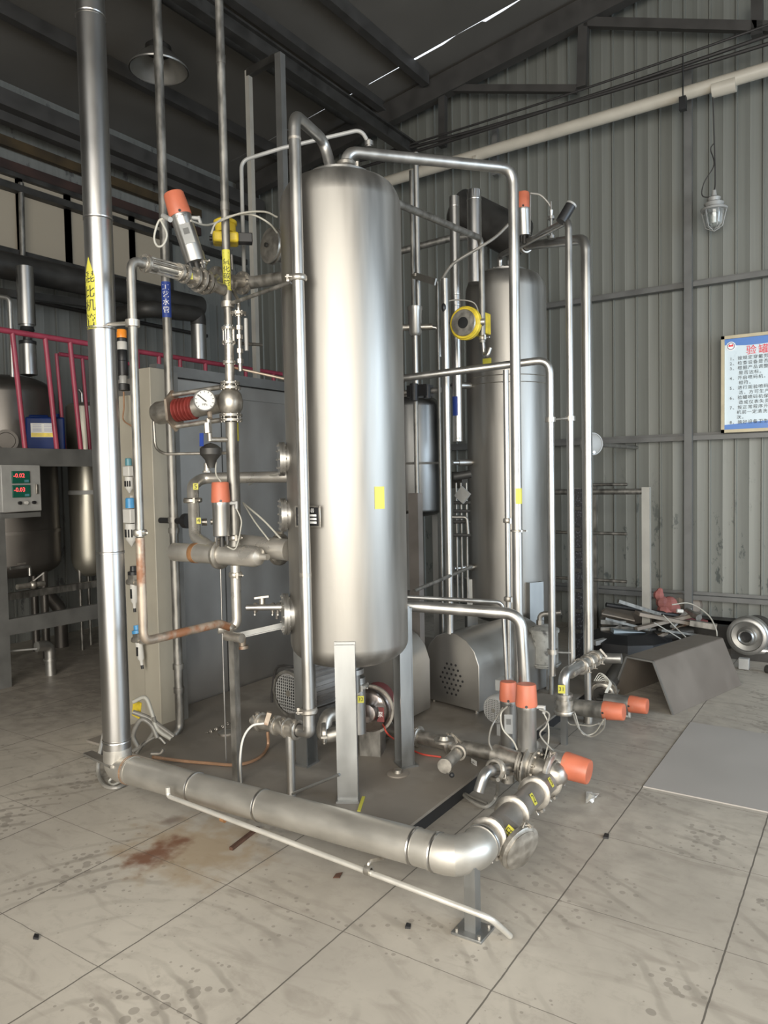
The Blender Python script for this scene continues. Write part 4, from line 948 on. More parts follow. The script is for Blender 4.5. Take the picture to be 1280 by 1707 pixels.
# riser A
A_ = pt(287, 800, 4.55)
t = pipe('galvanised_riser', 'galvanised riser with blue label, left of the pair', 'pipe', [V((A_.x, A_.y, RZ(A_.x) - .2)), V((A_.x, A_.y, zz(300, 1218, 4.55))), pt(268, 1256, 4.5)], .027, M_galv, .06)
a_ = facing(A_)
lb = build('blue_label', patch_on_cyl(A_.x, A_.y, .027, a_ - 1.2, a_ + 1.2, [(0, zz(268, 533, 4.55)), (1, zz(268, 475, 4.55))]), M_bluetape, t, label='dark blue label')
mb = MB()
for i, ch in enumerate('工艺水管'):
    tm = text(ch, .040, (0, 0, 0), (1, 0, 0), (0, 1, 0), 0); zc = zz(268, 475, 4.55) - .035 - i * .045; mb.add([V((v.x, .003, zc + v.y)) for v in tm.v], tm.f)
for i, v in enumerate(mb.v): an = a_ - .1 + v.x / .027; rr = .027 + v.y; mb.v[i] = V((A_.x + rr * math.cos(an), A_.y + rr * math.sin(an), v.z))
build('lettering', mb, M_whiteink, lb)
for py in (862, 880, 1110, 1150): build('socket', MB().cyl((A_.x, A_.y, zz(292, py, 4.55)), (A_.x, A_.y, zz(292, py + 9, 4.55)), .033), M_galv, t)
build('side_valve', MB().cyl((A_.x - .12, A_.y, zz(292, 868, 4.55)), (A_.x + .10, A_.y, zz(292, 868, 4.55)), .018).cyl((A_.x + .10, A_.y, zz(292, 868, 4.55)), (A_.x + .14, A_.y, zz(292, 868, 4.55)), .045), M_black, t)
# P4: riser from the rusty pipe to the top assembly
zT = zz(225, 437, 3.42)
zM = zz(234, 895, 3.42)
t = pipe('bent_riser', 'bent upright pipe just right of the insulated riser', 'pipe', [V((P4.x, P4.y, zM)), V((P4.x, P4.y, zT)), at(262, 447, x=P4.x)], .020, M_galv, .05)
clamp_part(t, V((P4.x, P4.y, zz(234, 888, 3.42))), UP, .023, name='coupling')
build('bracket', MB().tube([V((P4.x, P4.y, zz(222, 541, 3.42))), V((base.x + RR * .7, base.y, zz(200, 545, 3.7)))], .010, n=10).lathe((P4.x, P4.y, zz(222, 547, 3.42)), UP, [(0, .02), (0, .032), (.03, .032), (.03, .02)], 16), M_fit, t)
zr_ = zz(250, 1072, 3.42); j = V((P4.x, BY - .04, zz(380, 1050, 3.9)))
t = pipe('rusty_bent_pipe', 'rust stained pipe turning level above the floor run', 'pipe', [V((P4.x, P4.y, zM - .005)), V((P4.x, P4.y, zr_)), V((P4.x + (BX - P4.x) * .5, P4.y + .48, zr_ + .0)), V((BX, BY - .03, j.z))], .021, M_rust, .045)
clamp_part(t, V((BX, BY - .06, j.z)), Y, .022, name='coupling')
# top valve group along +Y
def ln(px, py): return at(px, py, x=BX)
g0, g1 = at(240, 438, x=P4.x), ln(330, 462)
t = thing('sight_glass', 'bolted sight glass section at the top of the bent riser', 'fitting', g0)
gd = (g1 - g0).normalized()
build('tube', MB().cyl(g0, g0 + gd * .22, .026), M_glass, t)
for s_ in (.0, .20): flange_part(t, g0 + gd * (s_ + .01), gd, .042, .008, 6)
mb = MB()
u = gd.orthogonal().normalized(); w2 = gd.cross(u)
for k in range(4): c_ = (u * math.cos(k * PI / 2 + .7) + w2 * math.sin(k * PI / 2 + .7)) * .036; mb.cyl(g0 + c_, g0 + c_ + gd * .22, .005, n=6)
build('tie_rods', mb, M_fit, t)
g2 = g0 + gd * .22; g3 = ln(372, 483)
t = thing('butterfly_valve', 'stainless flanged butterfly valve body under the top orange valve', 'valve', g2)
Lg = (g3 - g2).length; gd2 = (g3 - g2).normalized()
build('body', MB().cyl(g2, g3, .030), M_fit, t)
for s_, rr in ((.08, .046), (.30, .052), (.42, .062), (.55, .062), (.66, .05)): flange_part(t, g2 + gd2 * Lg * s_, gd2, rr, .007, 8)
label_part(t, '1', g2 + gd2 * Lg * .2 + (EYE - g2).normalized() * .034, camx(g2), UP, .03, .03, .03)
pv0 = g2 + gd2 * Lg * .40 + UP * .05
Dv = (pv0 - EYE).dot(-az)
actuator('upright orange capped valve tilted left, at the top left pipework', pv0, pt(289, 323, Dv - .02), .056, .115, tag='ZUMO', wires=False)
t_ = thing('air_tube', 'looped pale air tube beside the top left orange valve', 'tube', pt(268, 360, 3.5))
build('tube', MB().wire([pt(278, 365, 3.5), pt(265, 368, 3.5), pt(257, 395, 3.5), pt(262, 410, 3.5), pt(272, 408, 3.5), pt(278, 390, 3.5), pt(268, 367, 3.5)], .005), M_air, t_)
build('connector', MB().cyl(pt(272, 360, 3.5), pt(284, 366, 3.45), .012), M_lightgrey, t_)
# swan neck and connector between
t = pipe('swan_neck', 'short curved stainless neck between orange and yellow valves', 'pipe', [pt(322, 422, 3.75), pt(334, 418, 3.75), pt(338, 440, 3.75), pt(338, 466, 3.78), pt(350, 470, 3.8), pt(362, 462, 3.85)], .017, M_pipe, .03)
clamp_part(t, pt(337, 437, 3.75), UP, .018)
# globe valve under yellow positioner + pipe into the tank
g4 = pt(368, 466, 3.93); g5 = pt(398, 470, 4.0)
t = thing('globe_valve', 'flanged globe valve under the yellow positioner', 'valve', g4)
build('body', MB().sphere(pt(382, 472, 3.98), .045).cyl(g4, pt(408, 470, 4.05), .030), M_fit, t)
for p_ in (pt(360, 464, 3.95), pt(404, 472, 4.05)): flange_part(t, p_, (pt(404, 472, 4.05) - g4), .062, .008, 8)
build('bonnet', MB().lathe(pt(378, 468, 3.98), UP, [(0, .03), (.05, .03), (.05, .018), (.13, .014), (.13, .026), (.16, .026), (.16, 0)], 16).cyl(pt(387, 450, 3.98), pt(386, 425, 3.98), .007), M_pipe, t)
t = thing('yellow_positioner', 'yellow valve positioner with black side cover, upper left', 'positioner', pt(376, 412, 3.98))
cp = pt(376, 392, 3.98); u = camx(cp); fv = u.cross(UP); Rm = Matrix((u, -fv, UP)).transposed()
build('housing', MB().box(cp - UP * .02, (.135, .11, .055), Rm), M_yellow, t, bevel=.012)
build('dome', MB().lathe(cp + UP * .01, UP, [(0, 0), (0, .055), (.04, .055), (.045, .062), (.06, .062), (.075, .04), (.08, 0)], 24), M_yellow, t)
build('side_cover', MB().box(cp + u * .09 - UP * .015, (.10, .06, .05), Rm), M_black, t, bevel=.004)
build('indicator', MB().cyl(cp + UP * .08, cp + UP * .13, .012), M_glass, t)
build('base', MB().cyl(cp - UP * .05, cp - UP * .08, .022), M_black, t)
build('gland', MB().cyl(cp - u * .07 - UP * .02, cp - u * .085 - UP * .02, .012), M_black, t)
t = thing('cable_pair', 'pale cables arching from the yellow positioner to the tank', 'cable', pt(350, 368, 3.8))
build('cable', MB().wire([pt(318, 368, 3.6), pt(340, 375, 3.7), pt(358, 372, 3.8), pt(400, 356, 3.85), pt(440, 353, 3.9), pt(462, 362, 3.95)], .005), M_air, t)
build('cable', MB().wire([pt(352, 390, 3.8), pt(360, 372, 3.8), pt(385, 360, 3.85), pt(420, 358, 3.9), pt(448, 372, 3.92), pt(462, 388, 3.98)], .005), M_air, t)
pipe('tank_feed_pipe', 'dull horizontal pipe from the globe valve into tank side', 'pipe', [pt(408, 473, 4.06), pt(478, 462, 3.92)], .033, M_galv)
t = pipe('tie_rod', 'slim tie rod clamping the left riser to the tank pipe', 'rod', [V((BX, BY, zz(372, 511, 3.93))), pt(486, 470, 3.54)], .010, M_galv)
build('ring_clamp', MB().lathe((BX, BY, zz(372, 516, 3.93)), UP, [(0, .022), (0, .034), (.03, .034), (.03, .022)], 16), M_fit, t)
# spool below: parallel small valve line
zs = lambda py: zz(380, py, 3.93)
t = thing('riser_check_valve', 'bolted check valve in line on the yellow labelled riser', 'valve', (BX, BY, zs(690)))
mb = MB(); mb.cyl((BX, BY, zs(560)), (BX, BY, zs(646)), .024)
build('body', mb, M_fit, t)
for py, rr in ((550, .036), (573, .036), (606, .034), (640, .050), (648, .055)): flange_part(t, (BX, BY, zs(py)), UP, rr, .006, 4 if rr < .04 else 8)
build('spool', MB().cyl((BX, BY, zs(545)), (BX, BY, zs(578)), .026), M_glass, t)
mb = MB()
for k in range(4): c_ = V((math.cos(k * PI / 2 + .3), math.sin(k * PI / 2 + .3), 0)) * .030; mb.cyl(V((BX, BY, zs(548))) + c_, V((BX, BY, zs(576))) + c_, .004, n=6)
build('tie_rods', mb, M_fit, t)
t = thing('level_gauge_line', 'thin bypass line with small fittings right of the yellow labelled riser', 'pipe', pt(388, 600, 3.95))
u = camx((BX, BY)); o_ = V((BX, BY, 0)) + u * .055
build('tube', MB().tube([pt(386, 480, 3.98), V((o_.x, o_.y, zs(505))), V((o_.x, o_.y, zs(620)))], .011, .03), M_pipe, t)
for py in (523, 545, 560, 583, 600): build('fitting', MB().cyl((o_.x, o_.y, zs(py)), (o_.x, o_.y, zs(py + 7)), .018, n=6), M_fit, t)
flange_part(t, (o_.x, o_.y, zs(525)), UP, .040, .007, 6)
o2 = o_ + u * .035
build('side_rod', MB().cyl((o2.x, o2.y, zs(533)), (o2.x, o2.y, zs(586)), .010), M_lightgrey, t)
t = thing('support_rod', 'thin dull rod running right from the bypass line to the tank', 'rod', pt(400, 575, 3.95)); build('tube', MB().tube([pt(395, 572, 3.95), pt(436, 575, 4.1)], .009), M_galv, t)
t = thing('support_rod', 'slim brown rod sloping from check valve down to tank side', 'rod', pt(400, 616, 3.95)); build('tube', MB().tube([pt(386, 612, 3.93), pt(476, 632, 3.98)], .007), M_rust, t)
# round globe body and red bellows regulator
gc = V((BX, BY, zs(668))) + u * 0 
t = thing('pressure_regulating_valve', 'pressure regulating valve with red bellows and white gauge', 'valve', V((BX, BY, zs(705))))
build('globe_body', MB().lathe((BX, BY, zs(698)), UP, [(0, .03), (.01, .035), (.05, .062), (.09, .066), (.13, .055), (.155, .03)], 28), M_fit, t)
for py in (693, 701): flange_part(t, (BX, BY, zs(py)), UP, .060, .006, 8)
zc = zs(671)
e0 = V((BX, BY, zc)); e1 = pt(256, 690, 4.06); da = (e1 - e0).normalized()
La = (e1 - e0).length
build('grey_housing', MB().lathe(e0 + da * .05, da, [(0, 0), (0, .05), (.17, .052), (.17, 0)], 28), M_fit, t)
prof = [(0, 0)]
for i in range(6): prof += [(i * .021, .046), (i * .021 + .008, .062), (i * .021 + .014, .062), (i * .021 + .021, .046)]
prof += [(.126, 0)]
build('red_bellows', MB().lathe(e0 + da * .21, da, prof, 28), M_bellows, t, label='red ribbed bellows')
hexp = []
q_ = e0 + da * .338; uu = da.cross(UP).normalized(); ww = uu.cross(da)
for k in range(6): hexp.append(q_ + (uu * math.cos(k * PI / 3 + PI / 6) * .085 + ww * math.sin(k * PI / 3 + PI / 6) * .112))
build('hex_plate', MB().prism(hexp, da * .014), M_rust, t)
build('end_housing', MB().lathe(e0 + da * .352, da, [(0, 0), (0, .062), (.09, .062), (.115, .05), (.12, 0)], 28), M_fit, t)
for s_ in (1, -1): build('tie_rod', MB().cyl(q_ + ww * .085 * s_, e0 + da * .05 + ww * .085 * s_, .013), M_fit, t)
gp = pt(341, 667, 3.78); gauge(t, gp, (EYE - gp) * V((1, 1, .3)) + camx(gp) * -.4, .056)
build('gauge_stem', MB().cyl(pt(350, 697, 3.8), pt(348, 680, 3.82), .012), M_rust, t)
# impulse tube loop
pipe('impulse_line', 'thin impulse tube looping below the red bellows valve', 'tube', [pt(256, 703, 4.03), pt(259, 748, 4.03), pt(275, 757, 4.0), pt(378, 755, 3.93)], .008, M_fit, .09)
# solenoid cluster
t = thing('condensate_trap', 'dark cast trap with blue lever ball valve below the gauge', 'trap', pt(352, 780, 3.85))
build('body', MB().lathe(pt(352, 780, 3.85), UP, [(0, 0), (0, .022), (.04, .03), (.07, .055), (.10, .055), (.12, .03), (.13, 0)], 18), M_dark, t)
build('ball_valve', MB().cyl(pt(347, 697, 3.83), pt(350, 735, 3.85), .013).cyl(pt(350, 733, 3.85), pt(378, 733, 3.9), .013).cyl(pt(346, 705, 3.83), pt(347, 722, 3.83), .02, n=6), M_fit, t)
build('blue_lever', MB().bar(pt(336, 722, 3.8), pt(336, 744, 3.8), .008, .022), M_bluetape, t)
build('nozzle', MB().cyl(pt(345, 785, 3.85), pt(345, 772, 3.85), .016).cyl(pt(345, 788, 3.85), pt(345, 785, 3.85), .022, n=8), M_fit, t)
build('air_tube', MB().wire([pt(360, 770, 3.85), pt(360, 790, 3.83), pt(368, 803, 3.8)], .004), M_air, t)
# lower riser from regulating valve to header
zH = zz(400, 927, 3.8)
H0 = pt(285, 925, 4.06); H1 = pt(436, 930, 3.78); H1.z = H0.z = (H0.z + H1.z) / 2
dH = (H1 - H0).normalized()
hb = pt(403, 928, 3.84)
t = pipe('lower_riser', 'bare riser dropping from regulating valve to the header', 'pipe', [V((BX, BY, zs(704))), V((BX, BY, zz(397, 912, 3.9)))], .030, M_galv)
clamp_part(t, (BX, BY, zz(400, 897, 3.88)), UP, .031)
t = pipe('slim_riser', 'slim pipe with yellow tape right behind the lower riser', 'pipe', [pt(393, 690, 4.1), up(393, 690, 4.1, 880)], .012, M_galv)
q_ = pt(393, 690, 4.1); build('yellow_tape', MB().cyl((q_.x, q_.y, zz(393, 735, 4.1)), (q_.x, q_.y, zz(393, 690, 4.1)), .0135), M_tape, t)
# header
hz_ = zz(400, 928, 3.9); HA = at(287, 925, y=BY + .02); HB = at(425, 929, y=BY + .02); HA.z = HB.z = hz_
t = thing('header_pipe', 'horizontal stainless header with clamp and brown ring', 'pipe', HA)
build('tube', MB().lathe(HA, X, [(0, 0), (.003, .035), (.02, .052), ((HB - HA).length, .055), ((HB - HA).length + .03, .045), ((HB - HA).length + .045, .018), ((HB - HA).length + .09, .016), ((HB - HA).length + .09, 0)], 32), M_satin, t)
Lh = (HB - HA).length
build('rust_ring', MB().cyl(HA + X * Lh * .28, HA + X * Lh * .33, .0555, n=32), M_ruststain, t); clamp_part(t, HA + X * Lh * .60, X, .056, UP, w_=.016)
build('end_tip', MB().cyl(HA - X * .02, HA + X * .01, .014), M_satin, t)
mb = MB(); build('lower_outlet', MB().cyl((BX, BY, hz_ - .05), (BX, BY, hz_ - .11), .026), M_satin, t); clamp_part(t, (BX, BY, hz_ - .10), UP, .026)
t = pipe('header_branch', 'stainless branch pipe from the header to the tank flank', 'pipe', [pt(400, 908, 4.1), pt(482, 917, 3.92)], .058, M_satin)
clamp_part(t, pt(466, 916, 4.02), (pt(482, 917, 3.92) - pt(400, 908, 4.1)), .060, UP, w_=.02)
zJ = zz(390, 1050, 3.9)
t = pipe('header_drop', 'stainless drop elbow under the header', 'pipe', [V((BX, BY, hz_ - .10)), V((BX, BY + .0, zJ)), V((BX - .06, BY - .08, zJ))], .026, M_satin, .05)
# elbows 5 and 4
t = pipe('numbered_elbow_pipe', 'elbow pipe with yellow 5 and 4 stickers before the cabinet', 'pipe', [pt(484, 795, 4.3), pt(335, 797, 4.45), pt(321, 810, 4.3), pt(325, 895, 4.2), pt(350, 912, 4.1)], .033, M_satin, .07)
clamp_part(t, pt(321, 834, 4.28), UP, .038)
label_part(t, '5', pt(326, 811, 4.2), camx(pt(326, 811, 4.2)), UP, .028, .036, .036); label_part(t, '4', pt(331, 868, 4.18), camx(pt(326, 811, 4.2)), UP, .024, .034, .034)
p = pt(351, 870, 4.35); solo('cable_gland', 'pair of small dark cable glands between elbow and orange valve', 'gland', MB().cyl(p, p + camx(p) * .05, .016).cyl(p - camx(p) * .05, p - camx(p) * .02, .02), M_fit)
pv = pt(370, 905, 3.86)
actuator('upright orange capped valve standing on the header pipe', pv, pt(367, 804, 3.86), .049, .105)
solo('angle_bracket', 'angle iron bracket from tank port to the post head', 'bracket', MB().bar(pt(385, 1062, 3.9), pt(482, 1040, 3.98), .006, .03).bar(pt(385, 1066, 3.9), pt(482, 1044, 3.98), .03, .005), M_leg)
t = thing('post', 'slim square post beneath the pipe junction left of tank', 'post', at(396, 1306, z=PT))
pp = at(396, 1306, z=PT)
build('post_tube', MB().box2((pp.x - .018, pp.y - .018, PT), (pp.x + .018, pp.y + .018, zz(390, 1062, 3.85))), M_galv, t)
build('head_joint', MB().cyl(V((pp.x, pp.y, zz(390, 1058, 3.85))) - X * .05, V((pp.x, pp.y, zz(390, 1058, 3.85))) + X * .06, .024), M_fit, t)
t = thing('bolt_fitting', 'short capped bolt fitting under the bracket', 'fitting', pt(403, 1082, 3.88))
build('body', MB().cyl(pt(403, 1064, 3.88), pt(403, 1078, 3.88), .022).cyl(pt(403, 1076, 3.88), pt(403, 1081, 3.88), .035), M_rust, t)
pipe('thin_rod', 'very thin rod hanging from the header to the plate', 'rod', [V((HA.x + Lh * .6, BY + .02, hz_ - .06)), V((HA.x + Lh * .6, BY + .02, PT + .01))], .004, M_pipe)
pipe('tiny_hose', 'small pale hose arching from cabinet to the top tank port', 'hose', smooth([pt(415, 808, 4.6), pt(440, 795, 4.4), pt(474, 788, 4.05)]), .004, M_air, .0001)
pipe('air_hose', 'two pale air hoses slanting from riser to header clamp', 'hose', smooth([pt(407, 840, 4.1), pt(440, 868, 4.0), pt(470, 900, 3.95)]), .0055, M_air, .0001)
pipe('air_hose', 'lower air hose slanting from riser to branch clamp', 'hose', smooth([pt(405, 838, 4.1), pt(425, 870, 4.0), pt(448, 900, 3.92)]), .0045, M_air, .0001)
# tank left sample valve
t = thing('sample_valve', 'small stainless wing handled valve on lower tank port', 'valve', pt(447, 1013, 3.95))
build('body', MB().cyl(pt(411, 1013, 3.9), pt(484, 1012, 3.88), .016), M_pipe, t)
for px in (426, 455, 464): clamp_part(t, pt(px, 1013, 3.93), camx(TC), .019, w_=.010)
build('wing_handle', MB().cyl(pt(437, 1010, 3.93), pt(437, 997, 3.93), .016).bar(pt(424, 997, 3.92), pt(448, 994, 3.92), .014, .010), M_fit, t)
build('lever', MB().bar(pt(462, 1018, 3.92), pt(462, 1032, 3.92), .008, .014), M_pipe, t)

# ------------------------------------------------------------ big pipes over the tanks
R1 = pt(505, 800, 3.50)
zt1 = zz(483, 204, 3.50)
in1 = V((TC.x, TC.y, tt)) + camx(TC) * -.035; in2 = V((TC.x, TC.y, tt)) + camx(TC) * .035
zbR = zz(520, 1222, 3.45)
t = pipe('inlet_pipe', 'bright riser in front of the tank looping over to its lid', 'pipe', [V((R1.x, R1.y, zz(522, 1222, 3.50))), V((R1.x, R1.y, zt1)), pt(540, 235, 3.8), in1], .028, M_pipe, .075)
clamp_part(t, in1 + UP * .015, UP, .030); clamp_part(t, V((R1.x, R1.y, zz(485, 468, 3.50))), UP, .029, -camx(TC)); clamp_part(t, V((R1.x, R1.y, zz(520, 1190, 3.50))), UP, .03, -camx(TC))
build('weld_collar', MB().cyl((R1.x, R1.y, zz(480, 242, 3.50)), (R1.x, R1.y, zz(480, 246, 3.50)), .0295), M_fit, t)
build('weld_collar', MB().cyl((R1.x, R1.y, zz(510, 955, 3.50)), (R1.x, R1.y, zz(510, 963, 3.50)), .029), M_fit, t)
c_ = V((R1.x, R1.y, zz(503, 700, 3.50))); hd_ = (V((EYE.x, EYE.y, c_.z)) - c_).normalized(); build('dent', MB().sphere(c_ + (hd_ - camx(c_) * .1) * .020, .010, 8, 2), M_fit, t)
# foot of R1
z1r = zz(515, 1228, 3.50)
f0 = V((R1.x, R1.y, z1r)); f1 = V((at(420, 1220, y=R1.y).x, R1.y, z1r))
t = thing('foot_header', 'horizontal clamped pipe at the foot of the tall riser', 'pipe', f1)
build('tube', MB().tube([V((R1.x, R1.y, zz(522, 1215, 3.50))), f0, f1 + X * .02], .029, .055), M_pipe, t)
build('body', MB().lathe(f1, X, [(0, 0), (0, .018), (.04, .022), (.05, .034), ((f0 - f1).length * .78, .040), ((f0 - f1).length * .8, .03)], 28), M_fit, t)
for s_ in (.16, .45, .62, .80): clamp_part(t, f1 + X * (f0 - f1).length * s_, X, .034, UP - Y * .4, w_=.009)
pp = at(486, 1333, z=PT); pp = V((at(484, 1260, y=R1.y).x, R1.y, 0))
t = thing('pipe_support', 'round support tube under the clamped foot pipe', 'support', pp)
build('tube', MB().cyl((pp.x, pp.y, PT), (pp.x, pp.y, z1r - .03), .022), M_pipe, t)
build('brace_rod', MB().tube([V((pp.x, pp.y - .01, PT + .02)), at(566, 1291, y=R1.y)], .007, n=10), M_leg, t)
# R2
R2 = pt(861, 800, 4.15)
zR2 = zz(848, 291, 4.15)
t = pipe('outlet_pipe', 'long pipe from the front tank lid over to the right, then down', 'pipe', [in2, V((in2.x, in2.y, 0)) + UP * (zz(565, 257, 3.80)) - camx(TC) * .0, V((R2.x, R2.y, zR2)), V((R2.x, R2.y, zz(865, 1180, 4.15)))], .029, M_pipe, .085)
clamp_part(t, in2 + UP * .06, UP, .034, camx(TC)); clamp_part(t, V((R2.x, R2.y, zz(858, 885, 4.15))), UP, .026, w_=.006)
a_ = facing(R2); build('yellow_sticker', patch_on_cyl(R2.x, R2.y, .029, a_ - .2, a_ + 1.2, [(0, zz(864, 840, 4.15)), (1, zz(864, 814, 4.15))]), M_tape, t)
# vent pipe
pipe('vent_pipe', 'thin pipe arching over the front tank behind the inlet', 'pipe', [pt(407, 463, 4.15), pt(402, 268, 4.2), pt(470, 247, 4.15), pt(602, 216, 4.12), pt(615, 240, 4.12)], .011, M_lightgrey, .06)
solo('hose_cap_nut', 'knurled cap nut at the end of the thin arching pipe', 'fitting', MB().lathe(pt(615, 245, 4.12), UP, [(0, 0), (0, .016), (.006, .016), (.006, .024), (.03, .024), (.03, .014), (.04, .012), (.04, 0)], 18), M_pipe)
# diagonal
t = pipe('diagonal_pipe', 'dull pipe slanting down from the front tank to the hook', 'pipe', [pt(655, 336, 3.95), pt(802, 398, 5.0), up(802, 398, 5.0, 570)], .021, M_galv, .06)
t = pipe('hook_outlet', 'small hooked stainless outlet before the second tank', 'pipe', [up(802, 398, 5.0, 560), up(804, 398, 5.0, 590), pt(812, 594, 5.0), pt(817, 580, 5.0)], .014, M_pipe, .035)
clamp_part(t, up(802, 398, 5.0, 562), UP, .018)
pipe('flexible_hose', 'grey flexible hose drooping across the stainless ducts', 'hose', smooth([pt(735, 468, 5.0), pt(755, 440, 4.95), pt(800, 412, 4.9), pt(826, 395, 4.9), pt(848, 374, 4.9)]), .010, M_hose, .0001)
# front steel frame left of centre
t = thing('pipe_gantry', 'tall steel angle frame rising behind the cabinet', 'frame', pt(430, 640, 6.4))
a = pt(428, 640, 6.4)
build('post', MB().box2((a.x - .022, a.y - .022, CABZ), (a.x + .022, a.y + .022, zz(413, 131, 6.4))), M_pale, t)
b = pt(474, 400, 6.1)
build('post', MB().box2((b.x - .03, b.y - .03, CABZ), (b.x + .03, b.y + .03, zz(470, 98, 6.1))), M_grey, t)
build('cross_bar', MB().bar(V((a.x, a.y, zz(412, 135, 6.4))), V((b.x, b.y, zz(470, 102, 6.1))), .05, .06), M_dark, t)
t = thing('blind_lid', 'round stepped stainless lid left of the front tank', 'lid', pt(450, 435, 4.7))
c_ = pt(452, 410, 4.7); nv = ((EYE - c_) * V((1, 1, 0))).normalized(); nv = (nv * .55 - camx(c_) * .85).normalized()
build('rings', MB().lathe(c_ - nv * .02, nv, [(-.08, 0), (-.08, .085), (0, .085), (0, .112), (.012, .112), (.012, .10), (.024, .10), (.024, .108), (.034, .108), (.04, .08), (.046, .06), (.046, 0)], 36), M_fit, t)
build('bolt', MB().cyl(c_ + nv * .03, c_ + nv * .045, .014, n=6), M_dark, t); build('arm', MB().tube([c_ - nv * .08, c_ - nv * .3 - UP * 0, V((b.x, b.y, c_.z))], .03), M_galv, t)

# ------------------------------------------------------------ pipes between the tanks
t = pipe('twin_riser', 'slim bright riser above the clamped filter, right of front tank', 'pipe', [pt(693, 255, 5.2), up(693, 255, 5.2, 520)], .019, M_pipe)
t = pipe('twin_riser', 'dull riser just left of the slim bright one', 'pipe', [pt(686, 285, 5.35), V((pt(686, 285, 5.35).x, pt(686, 285, 5.35).y, .10))], .018, M_galv)
p = pt(692, 560, 5.2)
t = thing('inline_filter', 'squat stainless filter body on the slim riser', 'filter', p)
build('body', MB().lathe(p, UP, [(0, 0), (0, .03), (.02, .045), (.17, .048), (.18, .052), (.20, .052), (.20, 0)], 24), M_pipe, t)
build('side_valve', MB().cyl(p + UP * .06 - camx(p) * .12, p + UP * .06 + camx(p) * .12, .022), M_fit, t)
build('lower_pipe', MB().cyl(p, V((p.x, p.y, zz(700, 660, 5.2))), .020), M_pipe, t)
build('side_elbow', MB().tube([p + UP * .06 + camx(p) * .1, p + UP * .05 + camx(p) * .16, p - UP * .15 + camx(p) * .165], .015, .03), M_pipe, t)
t = pipe('stainless_duct', 'clad stainless duct, left of the two capped ones behind', 'pipe', [pt(757, 328, 5.6), up(757, 328, 5.6, 735)], .037, M_clad, n=24)
q_ = pt(757, 328, 5.6)
for py in (345, 490, 508, 730): band_part(t, (q_.x, q_.y, zz(760, py, 5.6)), UP, .037, w_=.004)
c_ = camx(q_) * .012; build('blue_arrow_label', patch_on_cyl(q_.x, q_.y, .037, facing(q_) - 1.2, facing(q_) + .1, [(0, zz(760, 692, 5.6)), (1, zz(760, 660, 5.6))]), M_bluetape, t)
t = pipe('stainless_duct', 'thicker clad stainless duct with crumpled cap ending in mid air', 'pipe', [pt(790, 318, 5.45), up(790, 318, 5.45, 470)], .052, M_clad, n=28)
q_ = pt(790, 318, 5.45); band_part(t, (q_.x, q_.y, zz(791, 334, 5.45)), UP, .052, w_=.004)
build('crumpled_cap', MB().lathe((q_.x, q_.y, zz(790, 330, 5.45)), UP, [(0, .053), (.05, .055), (.06, .04), (.065, .0)], 7), M_clad, t, angle=5)
t = pipe('upright_vent_pipe', 'bare upright pipe with a cut notch, left of yellow flange', 'pipe', [pt(741, 465, 4.9), up(741, 465, 4.9, 1062)], .025, M_pipe)
q_ = pt(741, 465, 4.9); hd_ = (V((EYE.x, EYE.y, 0)) - V((q_.x, q_.y, 0))).normalized()
build('notch', MB().sphere(V((q_.x, q_.y, zz(737, 513, 4.9))) + hd_ * .018 - camx(q_) * .008, .016, 12, 1.8), M_black, t)
t = pipe('thin_conduit', 'thin conduit close beside the notched upright pipe', 'conduit', [pt(729, 470, 5.1), V((pt(729, 470, 5.1).x, pt(729, 470, 5.1).y, .10))], .010, M_galv)
p = pt(772, 538, 5.0)
t = thing('yellow_flange_valve', 'round yellow valve actuator facing the door before the second tank', 'valve', p)
nv = ((EYE - p) * V((1, 1, .3))).normalized(); nv = (nv - camx(p) * .5).normalized(); 
build('yellow_body', MB().lathe(p - nv * .09, nv, [(0, 0), (0, .08), (.03, .08), (.03, .112), (.07, .112), (.07, .104), (.085, .104), (.085, 0)], 30).box(p - nv * .12 + camx(p) * .06, (.11, .11, .14)), M_yellow, t, bevel=.004)
build('steel_face', MB().lathe(p - nv * .005, nv, [(0, .038), (0, .09), (.01, .085), (.01, .038)], 30), M_fit, t)
build('bore', MB().cyl(p - nv * .01, p + nv * .003, .040), M_black, t)
build('side_clamp', MB().cyl(p + camx(p) * .10, p + camx(p) * .14, .022), M_fit, t)
t = thing('control_cable', 'thin cable arching over the yellow flange valve', 'cable', pt(730, 505, 5.0)); build('cable', MB().wire([pt(735, 505, 5.0), pt(760, 500, 5.0), pt(790, 505, 5.0), pt(800, 530, 5.0)], .005), M_hose, t)
t = pipe('back_crossing_pipe', 'dull horizontal pipe behind the ducts at mid height', 'pipe', [pt(560, 445, 6.9), pt(655, 422, 6.6), pt(748, 398, 6.4), pt(800, 392, 6.3)], .030, M_galv)
t = thing('cross_bracket', 'flat steel bracket joining the twin risers to the vent pipe', 'bracket', pt(700, 465, 5.1)); build('bar', MB().bar(pt(690, 459, 5.2), pt(726, 470, 5.0), .012, .045), M_pipe, t); build('ring', MB().lathe(pt(694, 462, 5.2), UP, [(0, .02), (0, .03), (.02, .03), (.02, .02)], 14), M_fit, t)
t = pipe('filter_outlet_pipe', 'short pipe with black valve pack above the buffer tank', 'pipe', [pt(670, 655, 5.3), pt(735, 650, 5.2)], .020, M_galv)
build('valve_pack', MB().box(pt(700, 652, 5.25), (.16, .10, .08)).cyl(pt(690, 640, 5.2), pt(690, 668, 5.2), .03).cyl(pt(712, 642, 5.2), pt(712, 664, 5.2), .025), M_black, t)
